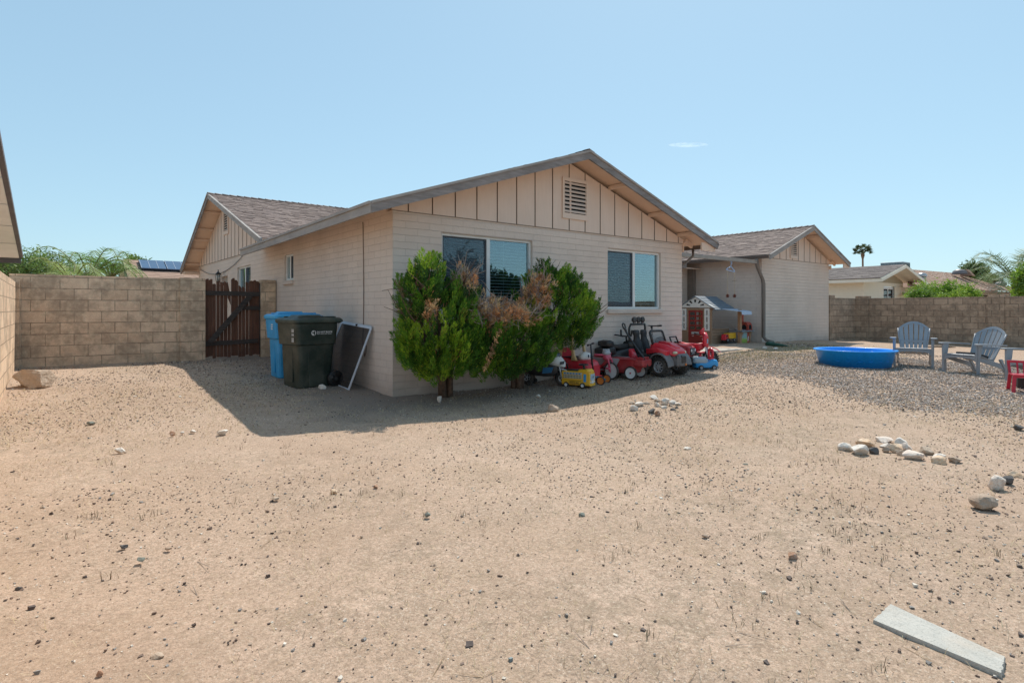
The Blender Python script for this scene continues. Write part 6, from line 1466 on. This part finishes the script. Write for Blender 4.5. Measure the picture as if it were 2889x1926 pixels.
# cream gabled house beyond the long wall
t=thing('neighbour_house','cream neighbouring house with brown roof and small white framed window behind the wall','house',(26.9,3.9,0))
hx=5.2; ez=2.72; rz_=3.50
b=MB(); holes_wall(b,'y',0,.15,0,hx,-.2,2.62,[(2.50,4.02,1.0,2.45)]); b.build('wall',M_creamw,t)
b=MB(); b.box((0,.151,-.2),(.15,14,2.62)); b.build('wall',M_creamw,t)
b=MB(); b.prism([(0,2.62),(hx,2.62),(hx,2.72),(hx/2,3.38),(0,2.72)],.0,.02,'y'); b.build('gable_siding',M_beam2,t)
b=MB(); b.box((2.52,.05,1.0),(4.0,.09,1.06)); b.box((2.52,.05,2.30),(4.0,.09,2.43)); b.box((2.52,.05,1.06),(2.58,.09,2.30)); b.box((3.92,.05,1.06),(4.0,.09,2.30)); b.box((3.20,.05,1.06),(3.27,.09,2.30)); o=b.build('window',M_vinyl,t)
b=MB(); b.box((2.58,.072,1.06),(3.20,.076,2.30)); b.box((3.27,.072,1.06),(3.92,.076,2.30)); b.build('pane',simple('dark_glass',(.02,.025,.035),.08,.2,1),o)
def nroof(e0,e1,r0,r1,mat,seed,deck=M_creamt): return roof(e0,e1,r0,r1,'roof',t,mat,seed=seed,expo=.2,tabw=.4,deck=deck)
nroof((-.55,-.95,ez),(-.55,14,ez),(hx/2,-.95,rz_),(hx/2,14,rz_),M_shingle2,61); nroof((hx+.55,-.95,ez),(hx+.55,14,ez),(hx/2,-.95,rz_),(hx/2,14,rz_),M_shingle2,62)
for p,q,o_ in (((-.55,-.95,ez),(hx/2,-.95,rz_),(0,-1,0)),((hx/2,-.95,rz_),(hx+.55,-.95,ez),(0,-1,0)),((-.55,-.95,ez),(-.55,14,ez),(-1,0,0))):
    fascia(p,q,h=.16,mat=M_creamt,parent=t,strip=False,out=o_)
b=MB(); b.box((-.57,-.93,ez-.02),(-.60,14,ez+.02)); b.build('gutter',M_gutter,t)
b=MB(); b.box((hx-.05,-.9,ez-.22),(hx+.5,-.85,ez-.02)); b.build('soffit_board',M_beam2,t)
b=MB(); b.cbox((5.9,.6,3.42),(1.1,1.1,.85)); o=b.build('evaporative_cooler',simple('cooler_metal',(.30,.35,.36),.5,.1,3),t,bevel=.03)
b=MB()
for i in range(14): b.cbox((5.9-.5+i*.075,.045,3.5),(.03,.012,.55)); b.cbox((5.345,.6-.5+i*.075,3.5),(.012,.03,.55))
b.build('cooler_louvre',simple('cooler_dark',(.13,.17,.17),.6),o)
# tan hip roofed house behind it
c0=at(2582,771,36); c1=at(2692,765,39)
zr_=3.75
t=thing('neighbour_house','pale house with a wide tan hip roof behind the bright shrub','house',(0,0,0))
R0_=Vector((c0[0]-6,c0[1]+9,zr_)); R1_=Vector(at(2700,765,40)); R1_.z=zr_
e1=Vector(at(2790,820,36.5)); e1.z=2.45; e0=Vector(at(2560,822,30)); e0.z=2.45; e2=Vector(at(2885,822,40)); e2.z=2.45
def quadroof(ps,seed):
    return roof(ps[0],ps[1],ps[2],ps[3],'roof',t,M_shingle3,seed=seed,expo=.22,tabw=.5,deck=M_shingle3,drop=.5)
rl=Vector(at(2560,772,36)); rl.z=zr_
quadroof((e0,e1,rl,R1_),71); quadroof((e1,e2,R1_,R1_+Vector((.2,.2,0))),72)
e3=Vector(at(3150,815,46)); e3.z=2.45; r3=Vector(at(2960,800,55)); r3.z=3.2; r2=Vector(at(2800,800,48)); r2.z=3.25; quadroof((e2-(e3-e2)*.0,e3,r2,r3),73)
for p,q in ((e0,e1),(e1,e2),(e2,e3)):
    d=(q-p).normalized(); nn=Vector((d.y,-d.x,0)); 
    b=MB(); i_=Vector((-nn.x,-nn.y,0))*.6; P_=[p+i_,q+i_]; b.add([P_[0]-Vector((0,0,2.6)),P_[1]-Vector((0,0,2.6)),P_[1],P_[0]],[(0,1,2,3)]); b.build('wall',M_creamw,t)
    fascia(tuple(p),tuple(q),h=.14,mat=simple('brown_fascia',(.30,.19,.13),.7),parent=t,strip=False,out=tuple(nn))
vm=simple('vent_metal_grey',(.17,.15,.15),.5,.1,3)
c=at(2707,769,38); b=MB(); b.lathe([(.42,0),(.42,.05),(.36,.2),(.22,.3),(0,.33)],20); o=b.build('attic_fan',vm,t); o.location=(c[0],c[1],c[2]-.1)
c=at(2728,768,38.5); b=MB(); b.prism([(-.35,-.1),(.35,-.1),(0,.35)],-.2,.5,'x'); o=b.build('dormer_vent',M_shingle3,t); o.location=(c[0],c[1],c[2]-.15)
c=at(2601,781,33); b=MB(); b.cyl((0,0,-.2),(0,0,.0),.2,n=14); b.lathe([(.24,.0),(.26,.1),(.18,.2),(0,.24)],18); o=b.build('turbine_vent',simple('vent_metal_pale',(.45,.44,.44),.35,.1,3,metal=.6),t); o.location=c
c=at(2824,796,42); b=MB(); b.lathe([(.34,-.25),(.34,-.1),(.25,0),(0,.02)],18); b.cyl((.1,0,0),(.1,0,.25),.12,n=10); o=b.build('roof_vent',vm,t); o.location=c
# house with solar panels, left
t=thing('neighbour_house','house with a tan red shingle roof carrying blue solar panels behind the left wall','house',(0,0,0))
a0=Vector(at(346,732,28)); zz=a0.z; a0=Vector((a0.x,a0.y,zz)); a1=Vector((a0.x+22,a0.y+2,zz)); sl=Vector((0,-4.2,-1.75))
L0=a0+sl; L1=a1+sl; roof(tuple(L0),tuple(L1),tuple(a0),tuple(a1),'roof',t,M_shingle3,seed=81,expo=.2,tabw=.4,deck=M_creamt); roof(tuple(a0+Vector((0,4.2,-1.75))),tuple(a1+Vector((0,4.2,-1.75))),tuple(a0),tuple(a1),'roof',t,M_shingle3,seed=82,expo=.3,tabw=.8,deck=M_creamt)
b=MB(); b.add([L0+Vector((.5,.5,-2.6)),L1+Vector((.5,.5,-2.6)),L1+Vector((.5,.5,0)),L0+Vector((.5,.5,0))],[(0,1,2,3)]); b.build('wall',M_creamw,t)
fascia(tuple(a0),tuple(L0),h=.2,mat=simple('dark_fascia',(.07,.05,.05),.7),parent=t,strip=False,out=(-1,0,0))
nS=(a1-a0).cross(sl).normalized(); nS=nS if nS.z>0 else -nS
pm=simple('solar_cell_blue',(.04,.085,.17),.18,.15,2,coat=.6); pf=simple('solar_frame',(.35,.40,.48),.4)
u=(a1-a0).normalized(); dn=sl.normalized()
S0=a0+u*.62+dn*.30+nS*.14
for i in range(7):
    b=MB(); p=S0+u*i*1.08; q=[p,p+u*1.05,p+u*1.05+dn*1.2,p+dn*1.2]; b.add(q+[x-nS*.04 for x in q],[(0,1,2,3),(7,6,5,4),(0,4,5,1),(1,5,6,2),(2,6,7,3),(3,7,4,0)],0)
    for k in (0,.34,.68): b.bar(p+u*(.02+k*1.03)+nS*.006,p+u*(.02+k*1.03)+dn*1.2+nS*.006,.018,.01,1,up=nS)
    b.build('solar_panel',[pm,pf],t)
b=MB(); b.add([S0-nS*.05,S0+u*7.55-nS*.05,S0+u*7.55+dn*1.21-nS*.05,S0+dn*1.21-nS*.05,S0-nS*.13,S0+u*7.55-nS*.13,S0+u*7.55+dn*1.21-nS*.13,S0+dn*1.21-nS*.13],[(0,1,2,3),(7,6,5,4),(0,4,5,1),(1,5,6,2),(2,6,7,3),(3,7,4,0)]); b.build('panel_rack',M_dark,t)
# neighbour's eave at the far left: white boarded overhang with dark rake
t=thing('neighbour_house','white boarded roof overhang of the neighbouring house at the far left edge','house',(0,0,0))
xe=-4.72
def raypt(a,b_): return Vector(at_x(a,b_,xe))
A_=raypt(-60,236);B_=raypt(54,729)
A_=raypt(-45,270)
wb=simple('white_soffit_board',(.86,.85,.82),.8,.06,2); dk=simple('dark_rake',(.13,.12,.13),.7,.1,2)
d=(B_-A_); off=Vector((-4.5,0,0)); 
for k in range(6):
    p=A_+d*k/6+d*.004;q=A_+d*(k+1)/6-d*.004
    b=MB(); b.add([p,q,q+off,p+off,p+Vector((0,0,.03)),q+Vector((0,0,.03)),q+off+Vector((0,0,.03)),p+off+Vector((0,0,.03))],[(3,2,1,0),(4,5,6,7),(0,1,5,4),(1,2,6,5),(2,3,7,6),(3,0,4,7)]); b.build('soffit_board',wb,t)
b=MB(); u3=Vector((0,0,.031)); b.add([A_+u3+Vector((.1,0,0)),B_+u3+Vector((.1,0,0)),B_+u3+off,A_+u3+off,A_+u3*5+Vector((.1,0,0)),B_+u3*5+Vector((.1,0,0)),B_+u3*5+off,A_+u3*5+off],[(3,2,1,0),(4,5,6,7),(0,1,5,4),(1,2,6,5),(2,3,7,6),(3,0,4,7)]); b.build('roof',dk,t)
b=MB(); b.box((B_.x-4.5,B_.y+.01,B_.z-.16),(B_.x+.05,B_.y+.06,B_.z+.12)); b.build('gutter',dk,t)
b=MB(); b.box((xe-4.6,A_.y-1,-.3),(xe-1.4,B_.y-.6,B_.z-.05)); b.build('wall',M_creamw,t)
# yard behind the photographer, seen in the window glass
t=thing('block_wall','block wall on the far side of the yard reflected in the windows','wall',(0,-20,0)); b=MB(); b.box((-8,0,-.3),(19.9,.15,1.67)); b.build('blockwork',simple('pale_rear_wall',(.6,.55,.48),.9),t)
for i,(x_,y_,h_,r_) in enumerate(((11.5,-17.5,2.2,.8),(13.2,-18,2.6,.8),(15.5,-17.6,1.7,.9))): tree('leafy_tree',('dark tree reflected in the left half of the wide window','dark tree reflected beside the wide window frame','low dark tree reflected at the right of the wide window')[i],'tree',(x_,y_,0),(x_,y_,h_),(r_,r_,h_*.62),70,50,TDm,90+i,(.15,.3),.2,.1)
for i in (0,1):
    palm(('slender palm reflected in the right window','second slender palm reflected in the right window')[i],(38+i*1.8,-21-i*.6,5.6-i*.5),1.3,14,97+i,5,[PF[0],PF[3]],.10,rise=(.1,.5),droop=(.6,1.1))
# faint wisp of cloud
def cloudmat():
    m=bpy.data.materials.new('wispy_cloud'); m.use_nodes=True; n=m.node_tree; n.nodes.clear(); out=N(n,'ShaderNodeOutputMaterial')
    v=objc(n); mp=N(n,'ShaderNodeMapping'); n.links.new(v,mp.inputs[0]); mp.inputs['Scale'].default_value=(.6,1,3)
    lw=N(n,'ShaderNodeLayerWeight'); lw.inputs[0].default_value=.5
    f=math_(n,'MULTIPLY',math_(n,'POWER',math_(n,'SUBTRACT',1,lw.outputs['Facing']),1.5),ramp(n,noise(n,mp.outputs[0],.035,6,.6),[(.36,0),(.75,.34)]))
    t=N(n,'ShaderNodeBsdfTransparent'); d=N(n,'ShaderNodeBsdfTranslucent'); d.inputs[0].default_value=(.9,.92,.95,1); mx=N(n,'ShaderNodeMixShader'); n.links.new(f,mx.inputs[0]); n.links.new(t.outputs[0],mx.inputs[1]); n.links.new(d.outputs[0],mx.inputs[2]); n.links.new(mx.outputs[0],out.inputs[0]); return m
cm=cloudmat()
b=MB(); c=at(1942,409,3000); b.ell((0,0,0),(105,40,12),nu=40,nv=20); o=b.build('cloud',cm); o.location=c; o.rotation_euler=(0,0,-TH); tag(o,kind='stuff')
